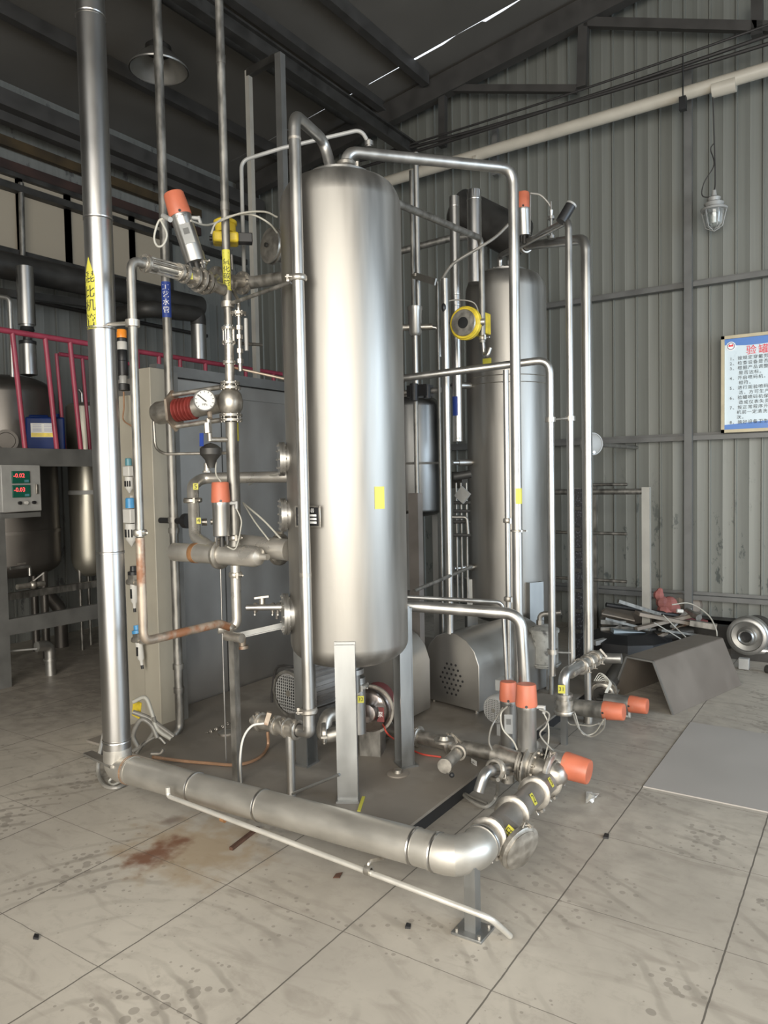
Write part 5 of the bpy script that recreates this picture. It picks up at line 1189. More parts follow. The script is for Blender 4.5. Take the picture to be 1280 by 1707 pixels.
solo('insulated_crossing_duct', 'dark fat round duct sloping behind the two capped ducts', 'duct', MB().cyl(pt(765, 348, 7.6), pt(868, 400, 7.3), .20).bar(pt(800, 352, 7.5), pt(800, 352, 7.5) + Y * .9, .05, .05), M_dark)
# instrument cluster lower middle
t = thing('instrument_cluster', 'dark cluster of small valves and lines left of second tank', 'valves', pt(765, 870, 5.4))
build('manifold', MB().box(pt(765, 800, 5.5), (.10, .08, .12)).cyl(pt(755, 795, 5.4), pt(785, 790, 5.4), .03), M_dark, t, bevel=.004)
build('square_plate', MB().box(pt(771, 825, 5.35), (.09, .02, .09), Matrix.Rotation(.7, 3, Y)), M_lightgrey, t)
for k, px in enumerate((760, 768, 777)): build('line', MB().tube([pt(px, 805, 5.45), up(px, 805, 5.45, 1000)], .008), M_galv, t)
build('elbow', MB().tube([pt(752, 862, 5.4), pt(778, 862, 5.4), pt(780, 890, 5.4)], .012, .03), M_galv, t)
for py in (838, 852, 870, 892): build('fitting', MB().cyl(pt(756, py, 5.42), pt(784, py, 5.42), .012, n=8), M_dark, t)
# R3 level pipe
R3 = pt(918, 800, 4.6); z3 = zz(890, 601, 4.6)
pL = pt(668, 631, 4.75)
t = pipe('level_pipe', 'mid height pipe from behind the front tank, first of three right risers', 'pipe', [pL, V((R3.x, R3.y, z3)), V((R3.x, R3.y, zz(930, 1130, 4.6)))], .0235, M_pipe, .08)
R7 = pt(845, 800, 4.45)
t = pipe('parallel_riser', 'slimmer pipe directly left of the long outlet pipe', 'pipe', [up(845, 800, 4.45, 618), up(845, 800, 4.45, 1135)], .0165, M_pipe)
for py in (868, 1000): clamp_part(t, up(845, 800, 4.45, py), UP, .019)
R4 = pt(951, 800, 4.75); z4 = zz(940, 374, 4.75)
Lt2 = V((T2C.x, T2C.y, zt2 + .03))
t = pipe('tank_vent_riser', 'second of three right risers, bent near the black camera', 'pipe', [Lt2 - camx(T2C) * .04 + UP * .0, Lt2 - camx(T2C) * .04 + UP * .12, V((R4.x, R4.y, z4)), V((R4.x, R4.y, zz(958, 1125, 4.75)))], .0225, M_pipe, .06)
clamp_part(t, Lt2 - camx(T2C) * .04 + UP * .015, UP, .026)
R5 = pt(979, 800, 5.0); z5 = zz(972, 404, 5.0)
e5 = Lt2 + camx(T2C) * .05
t = pipe('tank_feed_riser', 'thickest and last of the three right risers', 'pipe', [e5, V((e5.x, e5.y, zz(870, 415, 5.9))), V((R5.x, R5.y, z5)), V((R5.x, R5.y, zz(986, 1100, 5.0)))], .034, M_pipe, .10)
clamp_part(t, (V((e5.x, e5.y, zz(870, 415, 5.9)))).lerp(V((R5.x, R5.y, z5)), .22), V((R5.x, R5.y, z5)) - V((e5.x, e5.y, zz(870, 415, 5.9))), .040, w_=.02)
clamp_part(t, e5 + UP * .02, UP, .036)
solo('pipe_tie', 'small tie bar clamping the first two right risers together', 'bracket', MB().tube([V((R3.x, R3.y, zz(920, 700, 4.6))), V((R4.x, R4.y, zz(948, 697, 4.75)))], .007).lathe((R3.x, R3.y, zz(920, 704, 4.6)), UP, [(0, .022), (0, .032), (.03, .032), (.03, .022)], 14).lathe((R4.x, R4.y, zz(948, 702, 4.75)), UP, [(0, .022), (0, .032), (.03, .032), (.03, .022)], 14), M_fit)
solo('pipe_tie', 'lower tie bar near the floor valves between the right risers', 'bracket', MB().tube([V((R3.x, R3.y, zz(930, 1090, 4.6))), V((R4.x, R4.y, zz(955, 1092, 4.75)))], .006).lathe((R3.x, R3.y, zz(930, 1093, 4.6)), UP, [(0, .022), (0, .032), (.03, .032), (.03, .022)], 14), M_fit)
# camera / lamp head
p0_, p1_ = pt(935, 370, 4.7), pt(951, 343, 4.7)
t = thing('spot_camera', 'small black cylinder camera on the bend of the second right riser', 'camera', p0_)
build('body', MB().cyl(p0_, p1_, .034), M_black, t); build('rim', MB().cyl(p1_, p1_ + (p1_ - p0_).normalized() * .012, .036), M_lightgrey, t)
actuator('small orange capped valve above the second tank lid', pt(874, 402, 5.3), pt(871, 322, 5.3), .052, .115, wires=False, fit=False)
t = thing('air_tube', 'small air tube arching from the second tank valve to fitting', 'tube', pt(884, 385, 5.2)); build('tube', MB().wire([pt(884, 322, 5.2), pt(900, 325, 5.2), pt(912, 336, 5.2), pt(918, 345, 5.2)], .007), M_hose, t); build('rod', MB().cyl(pt(884, 325, 5.2), pt(883, 388, 5.2), .006), M_pipe, t)
t = thing('air_fitting_stack', 'thin column of chrome fittings behind the second riser bend', 'fitting', pt(919, 398, 5.1))
q_ = pt(919, 398, 5.1)
build('column', MB().lathe(q_, UP, [(0, 0), (0, .024), (.02, .024), (.02, .01), (.05, .01), (.05, .018), (.07, .018), (.07, .009), (.13, .009), (.13, .024), (.15, .024), (.15, .01), (.19, .016), (.19, .006), (.25, .005), (.25, 0)], 14), M_pipe, t)
t = thing('tank_side_gauge', 'round grey gauge disc behind the thick right riser', 'gauge', pt(986, 760, 6.6))
c_ = pt(987, 740, 6.6); nv = ((EYE - c_) * V((1, 1, .1))).normalized(); nv = (nv + camx(c_) * .5).normalized()
build('case', MB().lathe(c_ - nv * .04, nv, [(0, 0), (0, .10), (.03, .105), (.045, .10), (.045, .092), (.04, .09), (.05, .06), (.05, 0)], 32), M_lightgrey, t); build('bolt', MB().cyl(c_ - UP * .075 + nv * .01, c_ - UP * .075 + nv * .035, .014), M_pipe, t); build('wall_arm', MB().cyl(c_ - nv * .03, V((c_.x, 8.0, c_.z)), .02), M_galv, t)

# ------------------------------------------------------------ P8 pipes
Pv = pt(876, 1140, 3.95)
t = pipe('return_pipe', 'thick low pipe from the front tank turning down at right', 'pipe', [pt(668, 1009, 4.05), pt(868, 1024, 3.95), V((Pv.x, Pv.y, zz(878, 1170, 3.95)))], .031, M_pipe, .10)
t = pipe('return_pipe', 'slim pipe running just above the thick low pipe', 'pipe', [pt(672, 995, 4.1), pt(838, 1004, 4.2), pt(845, 1140, 4.2)], .012, M_pipe, .05)
t = pipe('slanting_rod', 'dull rod slanting from the front tank up to the sensor', 'rod', [pt(690, 985, 4.5), pt(785, 945, 5.3)], .012, M_galv)
# front pedestal channels behind
for i, (px, y0_, y1_, wd, D_, lab) in enumerate([(692, 822, 1105, .075, 5.0, 'brown grey channel post behind the front tank, beside the buffer tank'), (681, 985, 1100, .05, 5.3, 'dark narrow post behind the front tank flank')]):
    q_ = pt(px, y0_, D_)
    solo('channel_post', lab, 'post', MB().box2((q_.x - wd / 2, q_.y - .03, PT), (q_.x + wd / 2, q_.y + .03, q_.z)), mat('brown_grey_post_%d' % i, (.22, .20, .185), .5, .5, .15))

# ------------------------------------------------------------ motor hoods
def hood(label, x0, x1, y0, y1, h, yaw=0, holes=True):
    t = thing('motor_hood', label, 'hood', ((x0 + x1) / 2, y0, PT), 'stainless motor hoods')
    W_ = x1 - x0; cxx = (x0 + x1) / 2; prof = []
    for s_, z in [(-.5, 0), (-.5, .62), (-.42, .80), (-.28, .93), (-.10, 1.0), (.10, 1.0), (.28, .93), (.42, .80), (.5, .62), (.5, 0)]: prof.append((s_ * W_, z * h))
    Rm = Matrix.Rotation(yaw, 3, 'Z')
    def T_(x, y, z): return V((cxx, y0, PT + .02)) + Rm @ V((x, y, z))
    d_ = y1 - y0
    build('cover', MB().prism([T_(x, 0, z) for x, z in prof][::-1], Rm @ V((0, d_, 0))), M_hood, t, angle=30, bevel=.004)
    mb = MB()
    if holes:
        rows = 7
        for r_ in range(rows):
            n_ = (3, 4, 5, 6, 5, 4, 3)[r_]
            for k in range(n_): mb.cyl(T_((k - (n_ - 1) / 2) * .038 + .0, -.003, h * .36 + (r_ - 3) * .033), T_((k - (n_ - 1) / 2) * .038, .004, h * .36 + (r_ - 3) * .033), .0085, n=10)
        build('vent_holes', mb, M_black, t)
    mb = MB()
    for x in (-.4, .4): mb.cyl(T_(x * W_, .03, -.02), T_(x * W_, .03, .01), .012, n=8)
    build('feet', mb, M_fit, t)
    return t
a = at(712, 1167, z=PT); b = at(798, 1190, z=PT); hgt = zz(765, 1054, 5.1) - PT
hood('large arched stainless motor hood with round vent holes', a.x, b.x + .02, (a.y + b.y) / 2 - .02, 5.15, hgt, math.atan2(b.y - a.y, b.x - a.x))
b = at(692, 1213, z=PT); y1_ = at(712, 1184, x=b.x).y
hood('smaller plain motor hood half hidden behind the tank legs', b.x - .50, b.x - .085, b.y, b.y + .34, zz(690, 1090, 4.35) - PT, 0, False)

# ------------------------------------------------------------ pumps
def motor(parent, p, a_, r, L, m_, grille=True, fins=26):
    a_ = V(a_).normalized(); u = a_.cross(UP).normalized(); w2 = UP
    build('motor_body', MB().cyl(p + a_ * .08, p + a_ * L, r * .86, n=32), m_, parent)
    mb = MB()
    for k in range(fins):
        an = 2 * PI * k / fins; d_ = u * math.cos(an) + w2 * math.sin(an); mb.bar(p + a_ * .09 + d_ * r * .90, p + a_ * (L - .03) + d_ * r * .90, .004, r * .14, d_)
    build('cooling_fins', mb, m_, parent)
    build('fan_cowl', MB().lathe(p, a_, [(0, r * .80), (.006, r * .90), (.02, r * .98), (.10, r * 1.0), (.10, r * .86)], 36), m_, parent)
    build('fan_disc', MB().cyl(p + a_ * .02, p + a_ * .03, r * .82, n=30), M_black, parent)
    mb = MB(); n = 13
    for k in range(-n // 2 + 1, n // 2 + 1):
        o = k / (n / 2) * r * .82; hl = math.sqrt(max(0, (r * .84) ** 2 - o * o))
        if hl < .01: continue
        mb.bar(p - w2 * hl + u * o, p + w2 * hl + u * o, .004, .004); mb.bar(p - u * hl + w2 * o, p + u * hl + w2 * o, .004, .004)
    g = build('fan_grille', mb, M_lightgrey, parent); build('hub_cap', MB().cyl(p - a_ * .006, p, r * .14), M_fit, g)
p = pt(481, 1156, 4.45); r = .138
dm = V((.12, 1, 0)).normalized()
t = thing('electric_motor', 'finned electric motor with round wire fan grille, left of tank legs', 'motor', (p.x, p.y + .2, PT))
motor(t, p, dm, r, .40, M_motor)
Rm = Matrix((dm, UP.cross(dm), UP)).transposed()
build('motor_foot', MB().box(V((p.x, p.y, (PT + p.z - r * .8) / 2)) + dm * .25, (.24, .2, p.z - r * .8 - PT), Rm).box(V((p.x, p.y, PT + .02)) + dm * .25, (.32, .28, .03), Rm), M_galv, t)
build('cowl_rim', MB().lathe(p - dm * .004, dm, [(0, r * .88), (0, r), (.02, r * 1.02), (.02, r * .9)], 36), M_galv, t)
build('lifting_cable', MB().wire([p + UP * r * .9 + dm * .1, p + UP * r * 1.15 + dm * .02, p + UP * r * 1.0 - UP.cross(dm) * -.10, p - UP.cross(dm) * -r * 1.05, p - UP.cross(dm) * -r * 1.1 - UP * .08], .008), M_black2, t)
vc = pt(613, 1186, 4.12)
dv = V((.35, -.93, 0)).normalized()
t = thing('centrifugal_pump', 'centrifugal pump with polished round casing behind the front leg', 'pump', (vc.x, vc.y, PT))
build('casing', MB().lathe(vc - dv * .10, dv, [(0, 0), (0, .10), (.02, .125), (.06, .130), (.085, .12), (.10, .10), (.115, .065), (.14, .05), (.15, 0)], 40), M_pump, t)
build('casing_ring', MB().lathe(vc - dv * .05, dv, [(0, .125), (0, .140), (.016, .140), (.016, .125)], 40), M_fit, t)
build('bell_housing', MB().cyl(vc - dv * .26, vc - dv * .09, .095), M_reddark, t)
u = UP.cross(dv)
lp = build('casing_label', MB().box(vc + dv * .012 - u * .075 + u * .15 - UP * .01, (.04, .003, .08), Matrix((u, dv, UP)).transposed()), M_reddark, t); build('lettering', text('泵', .032, vc + dv * .016 + u * .075 - UP * .01, u, UP), M_whiteink, lp)
build('pump_foot', MB().box(V((vc.x, vc.y, (PT + vc.z - .1) / 2)) - dv * .1, (.12, .14, max(.02, vc.z - .1 - PT)), Matrix((u, dv, UP)).transposed()), M_galv, t)
# pump discharge vertical
c_ = pt(596, 1160, 4.0)
t = pipe('tank_outlet_pipe', 'vertical outlet pipe with yellow 32 sticker behind the front leg', 'pipe', [up(596, 1160, 3.95, 1128), up(596, 1160, 3.95, 1222)], .042, M_pipe)
clamp_part(t, up(596, 1160, 3.95, 1142), UP, .043); label_part(t, '32', pt(598, 1166, 3.89) + camx(c_) * .01, camx(c_), UP, .032, .036, .028)
# clamped elbow left of the front leg
a = pt(540, 1190, 3.95)
t = pipe('clamped_elbow', 'fat clamped elbow between riser foot and front leg', 'pipe', [pt(575, 1188, 4.05), pt(545, 1192, 3.95), pt(535, 1228, 3.9), pt(566, 1222, 3.9)], .037, M_fit, .05)
clamp_part(t, pt(540, 1222, 3.9), camx(a), .04)
# header along X from pump to clamped run
hdY = 3.62
h0 = at(606, 1216, y=hdY); h1 = at(905, 1283, y=hdY); hz2 = (at(700, 1228, y=hdY).z * .6 + at(860, 1262, y=hdY).z * .4); h0.z = h1.z = max(hz2, PT + .055)
h0.z = at(620, 1210, y=hdY).z; h1.z = at(905, 1275, y=hdY).z
t = pipe('suction_header', 'long low horizontal pipe from pump to the front valves', 'pipe', [h0, h1], .040, M_fit)
dh = (h1 - h0).normalized(); LH = (h1 - h0).length
for s_ in (.08, .15, .34, .52, .86): clamp_part(t, h0 + dh * LH * s_, dh, .042, UP - Y * .3, w_=.011)
for s_, rr in ((.80, .085), (.90, .085)): flange_part(t, h0 + dh * LH * s_, dh, rr, .010, 8)
tg = h0 + dh * LH * .62 - Y * .05 + UP * .01
c_ = pt(790, 1271, (tg - EYE).dot(-az) - .06)
solo('paper_tag', 'small white tag lettered SN4 on the low header', 'tag', MB().box(c_, (.05, .003, .03), Matrix.Rotation(-.5, 3, 'Z')), M_white)
u = camx(c_); build('lettering', text('SN4', .022, c_ + u.cross(UP) * .006, u, UP), M_ink, bpy.data.objects['paper_tag'])
# top port on header and sample valve
c_ = pt(742, 1240, 3.98)
t = thing('top_port', 'round clamped port plate on top of the low header', 'port', c_)
build('plate', MB().lathe(pt(740, 1236, 3.95), UP, [(0, 0), (0, .055), (.012, .055), (.012, .03), (.03, .02), (.03, 0)], 26), M_fit, t)
build('wing_nut', MB().bar(pt(752, 1222, 3.95), pt(770, 1238, 3.9), .01, .016).cyl(pt(758, 1228, 3.93), pt(762, 1240, 3.9), .006, n=8), M_fit, t)
p0_, p1_ = pt(768, 1250, 3.85), pt(742, 1276, 3.62)
t = thing('sampling_valve', 'small stainless sampling valve with black tipped lever', 'valve', p1_)
build('body', MB().cyl(p0_, p1_, .030).lathe(p1_, (p1_ - p0_), [(0, .03), (.004, .036), (.012, .036), (.014, 0)], 20), M_fit, t)
build('lever', MB().tube([p1_ - UP * .015, p1_ - UP * .035, pt(751, 1291, 3.58)], .005, n=8), M_pipe, t); build('lever_tip', MB().sphere(pt(753, 1292, 3.58), .013), M_black, t)
build('ring', MB().lathe(pt(765, 1254, 3.8), (p1_ - p0_), [(0, .03), (.0, .04), (.012, .04), (.012, .03)], 20), M_fit, t)
# drain elbow
d0 = pt(838, 1285, 3.62)
t = thing('drain_elbow', 'downturned stainless spout with clamp at the skid corner', 'pipe', pt(797, 1318, 3.5))
build('tube', MB().tube([pt(850, 1280, 3.68), pt(808, 1286, 3.5), pt(798, 1320, 3.48)], .026, .06), M_pipe, t)
clamp_part(t, pt(826, 1283, 3.56), (pt(850, 1280, 3.68) - pt(808, 1286, 3.5)), .038, w_=.016)
c_ = pt(846, 1290, 3.62); solo('stub_pipe', 'short blunt stub pipe under the valve manifold', 'pipe', MB().cyl(c_, V((c_.x, c_.y, zz(846, 1306, 3.6))), .032), M_fit)
# manifold and big butterfly flanges
m0, m1 = pt(838, 1262, 3.78), pt(925, 1290, 3.62)
t = thing('valve_manifold', 'short fat manifold with wide clamped flanges at front right', 'manifold', m0)
md = (m1 - m0).normalized(); Lm = (m1 - m0).length
build('tube', MB().cyl(m0 - md * .05, m1, .052, n=28), M_fit, t)
for s_ in (.42, .62): flange_part(t, m0 + md * Lm * s_, md, .090, .012, 10)
clamp_part(t, m0 + md * Lm * .55, md, .088, UP, w_=.008); clamp_part(t, m1 - md * .02, md, .068, UP, w_=.014)
build('tie_end', MB().tube([m1 - md * .03, m1 + md * .01, runY], RR * .9, .05), M_fit, t)
# valves standing here
actuator('upright orange capped valve at front right, nearer of the standing pair', pt(878, 1262, 3.68), pt(877, 1140, 3.68), .054, .108)
actuator('upright orange capped valve at front right, behind its nearer twin', pt(848, 1258, 3.95), pt(847, 1136, 3.95), .048, .10, tag='ZUMO')
# lying one, lowest
q_ = pt(905, 1264, 3.72); e_ = at(982, 1286, y=q_.y); 
actuator('orange capped valve lying level beside the wide flanges, lowest of all', q_, V((e_.x, q_.y, at(965, 1284, y=q_.y).z)), .066, .125)
# right valve bank
VB = pt(940, 1165, 4.55)
q_ = pt(948, 1178, 4.62); e_ = at(1040, 1186, y=q_.y)
actuator('lying orange capped valve of the right floor bank, nearer and left', q_, V((e_.x, q_.y, at(1020, 1184, y=q_.y).z)), .056, .12, body_m=M_galv)
q_ = pt(1000, 1166, 5.1); e_ = at(1079, 1176, y=q_.y)
actuator('lying orange capped valve of the right floor bank, farther and right', q_, V((e_.x, q_.y, at(1062, 1175, y=q_.y).z)), .057, .115)
t = thing('diaphragm_valve', 'upright stainless valve body with yellow 31 sticker', 'valve', V((VB.x, VB.y, 0)))
c_ = V((VB.x, VB.y, 0))
zv = lambda py: zz(940, py, 4.55)
build('body', MB().lathe((c_.x, c_.y, zv(1190)), UP, [(0, 0), (0, .062), (.012, .066), (.024, .062), (.024, .05), (.06, .05), (.06, .055), (.09, .055), (.09, .045), (.11, .045), (.11, .052), (.125, .052), (.125, 0)], 28), M_fit, t)
build('elbow', MB().tube([V((c_.x, c_.y, zv(1160))), V((c_.x, c_.y, zv(1122))), pt(985, 1100, 4.9)], .033, .07), M_pipe, t)
build('leg', MB().box2((c_.x - .017, c_.y - .017, 0), (c_.x + .017, c_.y + .017, zv(1188))), M_leg, t)
build('side_arm', MB().bar(V((c_.x, c_.y, zv(1222))), V((c_.x, c_.y, zv(1222))) - X * .30 + Y * .02, .03, .03), M_leg, t)
label_part(t, '31', pt(936, 1149, 4.48), camx(c_), UP, .042, .05, .035)
a, b = pt(965, 1110, 4.75), pt(1000, 1092, 5.05)
t = thing('valve_elbow', 'ring clamped elbow joining the right risers near floor', 'pipe', a)
build('tube', MB().tube([pt(950, 1122, 4.62), b], .036), M_fit, t)
for s_ in (.35, .55, .8): clamp_part(t, pt(950, 1122, 4.62).lerp(b, s_), (b - a), .038, w_=.014)
build('stub', MB().cyl(pt(998, 1097, 5.05), pt(1036, 1098, 4.98), .034), M_pipe, t)
build('toggle', MB().bar(pt(1000, 1082, 5.0), pt(1012, 1096, 5.0), .01, .012), M_fit, t)
c_ = at(984, 1200, z=0)
t = thing('valve_stand', 'stainless stand leg under the farther lying valve', 'stand', c_)
c_ = pt(980, 1150, 4.95); build('leg', MB().cyl((c_.x, c_.y, 0.02), (c_.x, c_.y, zz(978, 1110, 4.95)), .022), M_pipe, t)
build('foot', MB().cyl((c_.x, c_.y, 0), (c_.x, c_.y, .05), .03), M_fit, t)
a, b = pt(1002, 1160, 5.15), pt(1040, 1100, 5.8)
t = pipe('lagged_pipe', 'fat dull pipe receding behind the right valve bank', 'pipe', [a, b], .055, M_darktank)
for s_ in (.05, .16): clamp_part(t, a.lerp(b, s_), b - a, .058, w_=.016)
flange_part(t, a.lerp(b, .1), b - a, .095, .01, 10)
t = thing('bundled_wire', 'loose bundle of pale wires on the right valve bank', 'cable', pt(1005, 1140, 5.0)); mb = MB()
for k in range(5): mb.wire([pt(990 + k * 3, 1135, 5.0), pt(1000 + k * 2, 1122 + k * 3, 5.0), pt(1015 + k, 1135 + k, 4.98), pt(1008 + k, 1155, 4.95)], .003)
build('wires', mb, M_air, t)
t = thing('air_hose', 'looped air hose drooping to the floor under the right valves', 'hose', pt(985, 1230, 4.6)); build('tube', MB().wire([pt(955, 1190, 4.5), pt(965, 1215, 4.5), pt(985, 1228, 4.5), pt(1005, 1215, 4.45), pt(1008, 1198, 4.42)], .006), M_hose, t); build('tube', MB().wire([pt(958, 1188, 4.5), pt(970, 1222, 4.5), pt(990, 1222, 4.5), pt(1006, 1200, 4.42)], .004), M_air, t)
# second small motor
p = pt(823, 1184, 4.35)
t = thing('small_motor_pump', 'small motor with round fan grille behind the standing orange valves', 'motor', V((p.x, p.y + .2, PT)))
motor(t, p, (Y * .95 + X * .15), .085, .34, M_lightgrey, fins=20)
build('terminal_box', MB().box(pt(848, 1140, 4.5), (.12, .14, .07)), M_lightgrey, t, bevel=.006)
build('motor_foot', MB().box((p.x + .03, p.y + .2, (PT + p.z - .06) / 2), (.12, .2, p.z - .06 - PT)), M_lightgrey, t)
# chipped pot
c_ = pt(907, 1100, 5.35); zp0, zp1 = zz(907, 1112, 5.35), zz(907, 1052, 5.35)
t = thing('condensate_pot', 'chipped grey cylindrical pot with elbow on its lid', 'pot', (c_.x, c_.y, 0))
build('body', MB().lathe((c_.x, c_.y, zp0), UP, [(0, 0), (.01, .10), (.03, .108), (.03, .118), (.04, .118), (.04, .1), (zp1 - zp0, .098), (zp1 - zp0, .108), (zp1 - zp0 + .02, .108), (zp1 - zp0 + .045, .06), (zp1 - zp0 + .05, 0)], 32), M_aged, t)
build('elbow', MB().tube([V((c_.x, c_.y, zp1)) - X * .03, V((c_.x, c_.y, zz(900, 1024, 5.35))) - X * .03, pt(935, 1021, 5.3)], .019, .04).cyl(V((c_.x, c_.y, zp1 + .03)) - X * .03, V((c_.x, c_.y, zp1 + .08)) - X * .03, .028, n=8), M_galv, t)
for s_ in (-1, 0, 1): build('leg', MB().cyl((c_.x + .07 * s_, c_.y + .05 * (1 - abs(s_) * 2), PT), (c_.x + .07 * s_, c_.y + .05 * (1 - abs(s_) * 2), zp0 + .02), .018), M_galv, t)

# ------------------------------------------------------------ hoses at the foot of the board
t = thing('hose_bundle', 'tangled grey hoses and dark valve block at the cabinet foot', 'hoses', at(255, 1260, z=0))
D = 4.25
for pts_, rr, m_ in [([(222, 1170), (242, 1163), (252, 1185), (262, 1215), (285, 1232)], .012, M_air), ([(222, 1187), (250, 1198), (268, 1212), (290, 1228)], .014, M_hose), ([(230, 1245), (222, 1225), (235, 1200), (252, 1208), (262, 1230)], .013, M_hose),
                     ([(222, 1252), (245, 1236), (258, 1215), (256, 1195)], .012, M_hose), ([(228, 1255), (240, 1240), (262, 1228), (276, 1240)], .011, M_galv)]:
    build('hose', MB().wire([pt(x, y, D - .0 - i * .01) for i, (x, y) in enumerate(pts_)], rr, 10), m_, t)
build('valve_block', MB().box(at(262, 1246, z=.05), (.16, .14, .08)).cyl(at(240, 1250, z=.05), at(285, 1236, z=.06), .03), M_dark, t, bevel=.006)
p = pt(228, 1182, 4.3); build('warning_label', MB().box(p + X * .0, (.07, .004, .10), Matrix.Rotation(.2, 3, 'Y')), M_yellow, t)
build('elbow_fitting', MB().tube([pt(252, 1256, 4.1), pt(268, 1256, 4.1), pt(272, 1248, 4.1)], .012), M_fit, t)
t = thing('floor_hose', 'brown hose looping on the floor around the pipe foot', 'hose', at(180, 1310, z=.01))
build('tube', MB().wire([at(174, 1218, y=2.62), at(165, 1262, z=.10), at(164, 1290, z=.02), at(175, 1310, z=.012), at(195, 1313, z=.012), at(212, 1304, z=.012)], .011), M_hose, t)
build('tube', MB().wire([at(192, 1290, z=.05), at(182, 1303, z=.012), at(190, 1308, z=.012), at(205, 1300, z=.02)], .007), M_air, t)
t = thing('copper_hose', 'copper coloured hose lying across the skid plate', 'hose', at(340, 1272, z=PT))
build('tube', MB().wire([at(255, 1262, z=PT + .10), at(300, 1268, z=PT + .02), at(345, 1272, z=PT + .012), at(395, 1275, z=PT + .012), at(430, 1264, z=PT + .012), at(446, 1245, z=PT + .02), at(446, 1220, z=PT + .10)], .009), M_copper, t)
t = thing('white_cable', 'white cable curving down left of the riser foot', 'cable', at(402, 1310, z=PT))
build('cable', MB().wire([pt(440, 1206, 3.6), pt(420, 1210, 3.6), pt(405, 1232, 3.6), pt(400, 1270, 3.62), at(402, 1308, z=PT + .004)], .0055), M_white, t)
solo('handle_block', 'small brown handle stub above the foot header', 'handle', MB().bar(pt(443, 1207, 3.62), pt(449, 1187, 3.62), .03, .022), M_rust)
t = thing('red_cable', 'red cable lying along the plate behind the low header', 'cable', at(690, 1235, z=PT)); build('cable', MB().wire([pt(651, 1165, 4.2), pt(641, 1200, 4.2), pt(645, 1222, 4.1), at(670, 1240, z=PT + .01), at(700, 1256, z=PT + .01), at(735, 1262, z=PT + .01)], .005), M_redcable, t)
t = thing('grey_conduit', 'pair of grey hoses running under the skid corner', 'hose', at(800, 1340, z=0)); build('tube', MB().wire([at(770, 1322, z=.02), at(785, 1335, z=.015), at(810, 1345, z=.015), at(828, 1325, z=.06), pt(830, 1300, 3.5)], .010), M_hose, t); build('tube', MB().wire([at(765, 1318, z=.02), at(785, 1328, z=.015), at(812, 1340, z=.015)], .007), M_hose, t)
t = thing('sensor_wires', 'pale sensor wires dangling left of the standing valves', 'cable', pt(840, 1230, 3.75)); build('cable', MB().wire([pt(845, 1178, 3.75), pt(835, 1190, 3.7), pt(838, 1215, 3.7), pt(855, 1235, 3.68), pt(862, 1250, 3.65)], .0045), M_air, t); build('cable', MB().wire([pt(838, 1180, 3.75), pt(820, 1210, 3.7), pt(815, 1235, 3.7), pt(820, 1250, 3.7)], .0045), M_hose, t)
t = thing('sensor_wires', 'pale sensor wires looping right of the standing valves', 'cable', pt(910, 1230, 3.7)); build('cable', MB().wire([pt(898, 1182, 3.65), pt(915, 1190, 3.65), pt(910, 1210, 3.65), pt(900, 1225, 3.65), pt(920, 1250, 3.65), pt(932, 1262, 3.65), pt(925, 1275, 3.6)], .0045), M_hose, t)
t = thing('chain_scrap', 'short chain lying on plate in front of the cabinet', 'chain', at(365, 1215, z=PT)); mb = MB()
for k in range(9): q_ = at(345 + k * 5, 1222 - k * 2.2, z=PT + .008); mb.lathe(q_, (0, math.sin(k * 1.7), math.cos(k * 1.7)), [(0, .008), (.003, .013), (.006, .008)], 10)
build('links', mb, M_fit, t)
p = at(377, 1223, z=PT)
solo('round_base_cap', 'round cap on the plate behind the slim post', 'cap', MB().lathe(p, UP, [(0, 0), (0, .05), (.012, .05), (.02, .03), (.02, 0)], 24), M_fit)
solo('rust_bar', 'short dark rusty bar lying on the floor before the pipe', 'bar', MB().bar(at(385, 1415, z=.008), at(430, 1380, z=.008), .018, .014), M_deeprust)
solo('plastic_wrapper', 'crumpled clear plastic wrapper on the floor', 'wrapper', MB().add([at(975 + 30 * random.random(), 1318 + 26 * random.random(), z=.002 + .03 * random.random()) for _ in range(14)], [(0, 1, 2), (2, 3, 4), (4, 5, 6), (6, 7, 8), (8, 9, 10), (10, 11, 12), (12, 13, 0), (1, 4, 8), (3, 7, 11), (5, 9, 13)]), M_film)
solo('dry_leaf', 'curled dark leaf on the floor below the floor run', 'leaf', MB().prism([at(555, 1464, z=.004), at(560, 1457, z=.01), at(571, 1455, z=.006), at(566, 1464, z=.003)], (0, 0, .003)), M_deeprust)
for i, (px, py) in enumerate([(60, 1563), (680, 1545), (1010, 1395)]):
    solo('debris_chip', ['black debris chip at a tile joint in the lower left', 'black debris chip near the pipe stand foot', 'flat dark chip on the floor right of the clamped run'][i], 'debris', MB().prism([at(px - 5, py + 3, z=.0), at(px + 4, py + 4, z=.0), at(px + 5, py - 2, z=.0), at(px - 2, py - 4, z=.0)], (0, 0, .008)), M_black)
# pale floor sheet
a = at(1072, 1312, z=0)
solo('floor_sheet', 'pale flat sheet lying on the floor at right edge', 'sheet', MB().box2((a.x, a.y, 0.0), (a.x + 1.9, at(1150, 1205, z=0).y, .006)), mat('pale_sheet', (.36, .34, .32), .5, .1, .06, (2, 2, 2)))

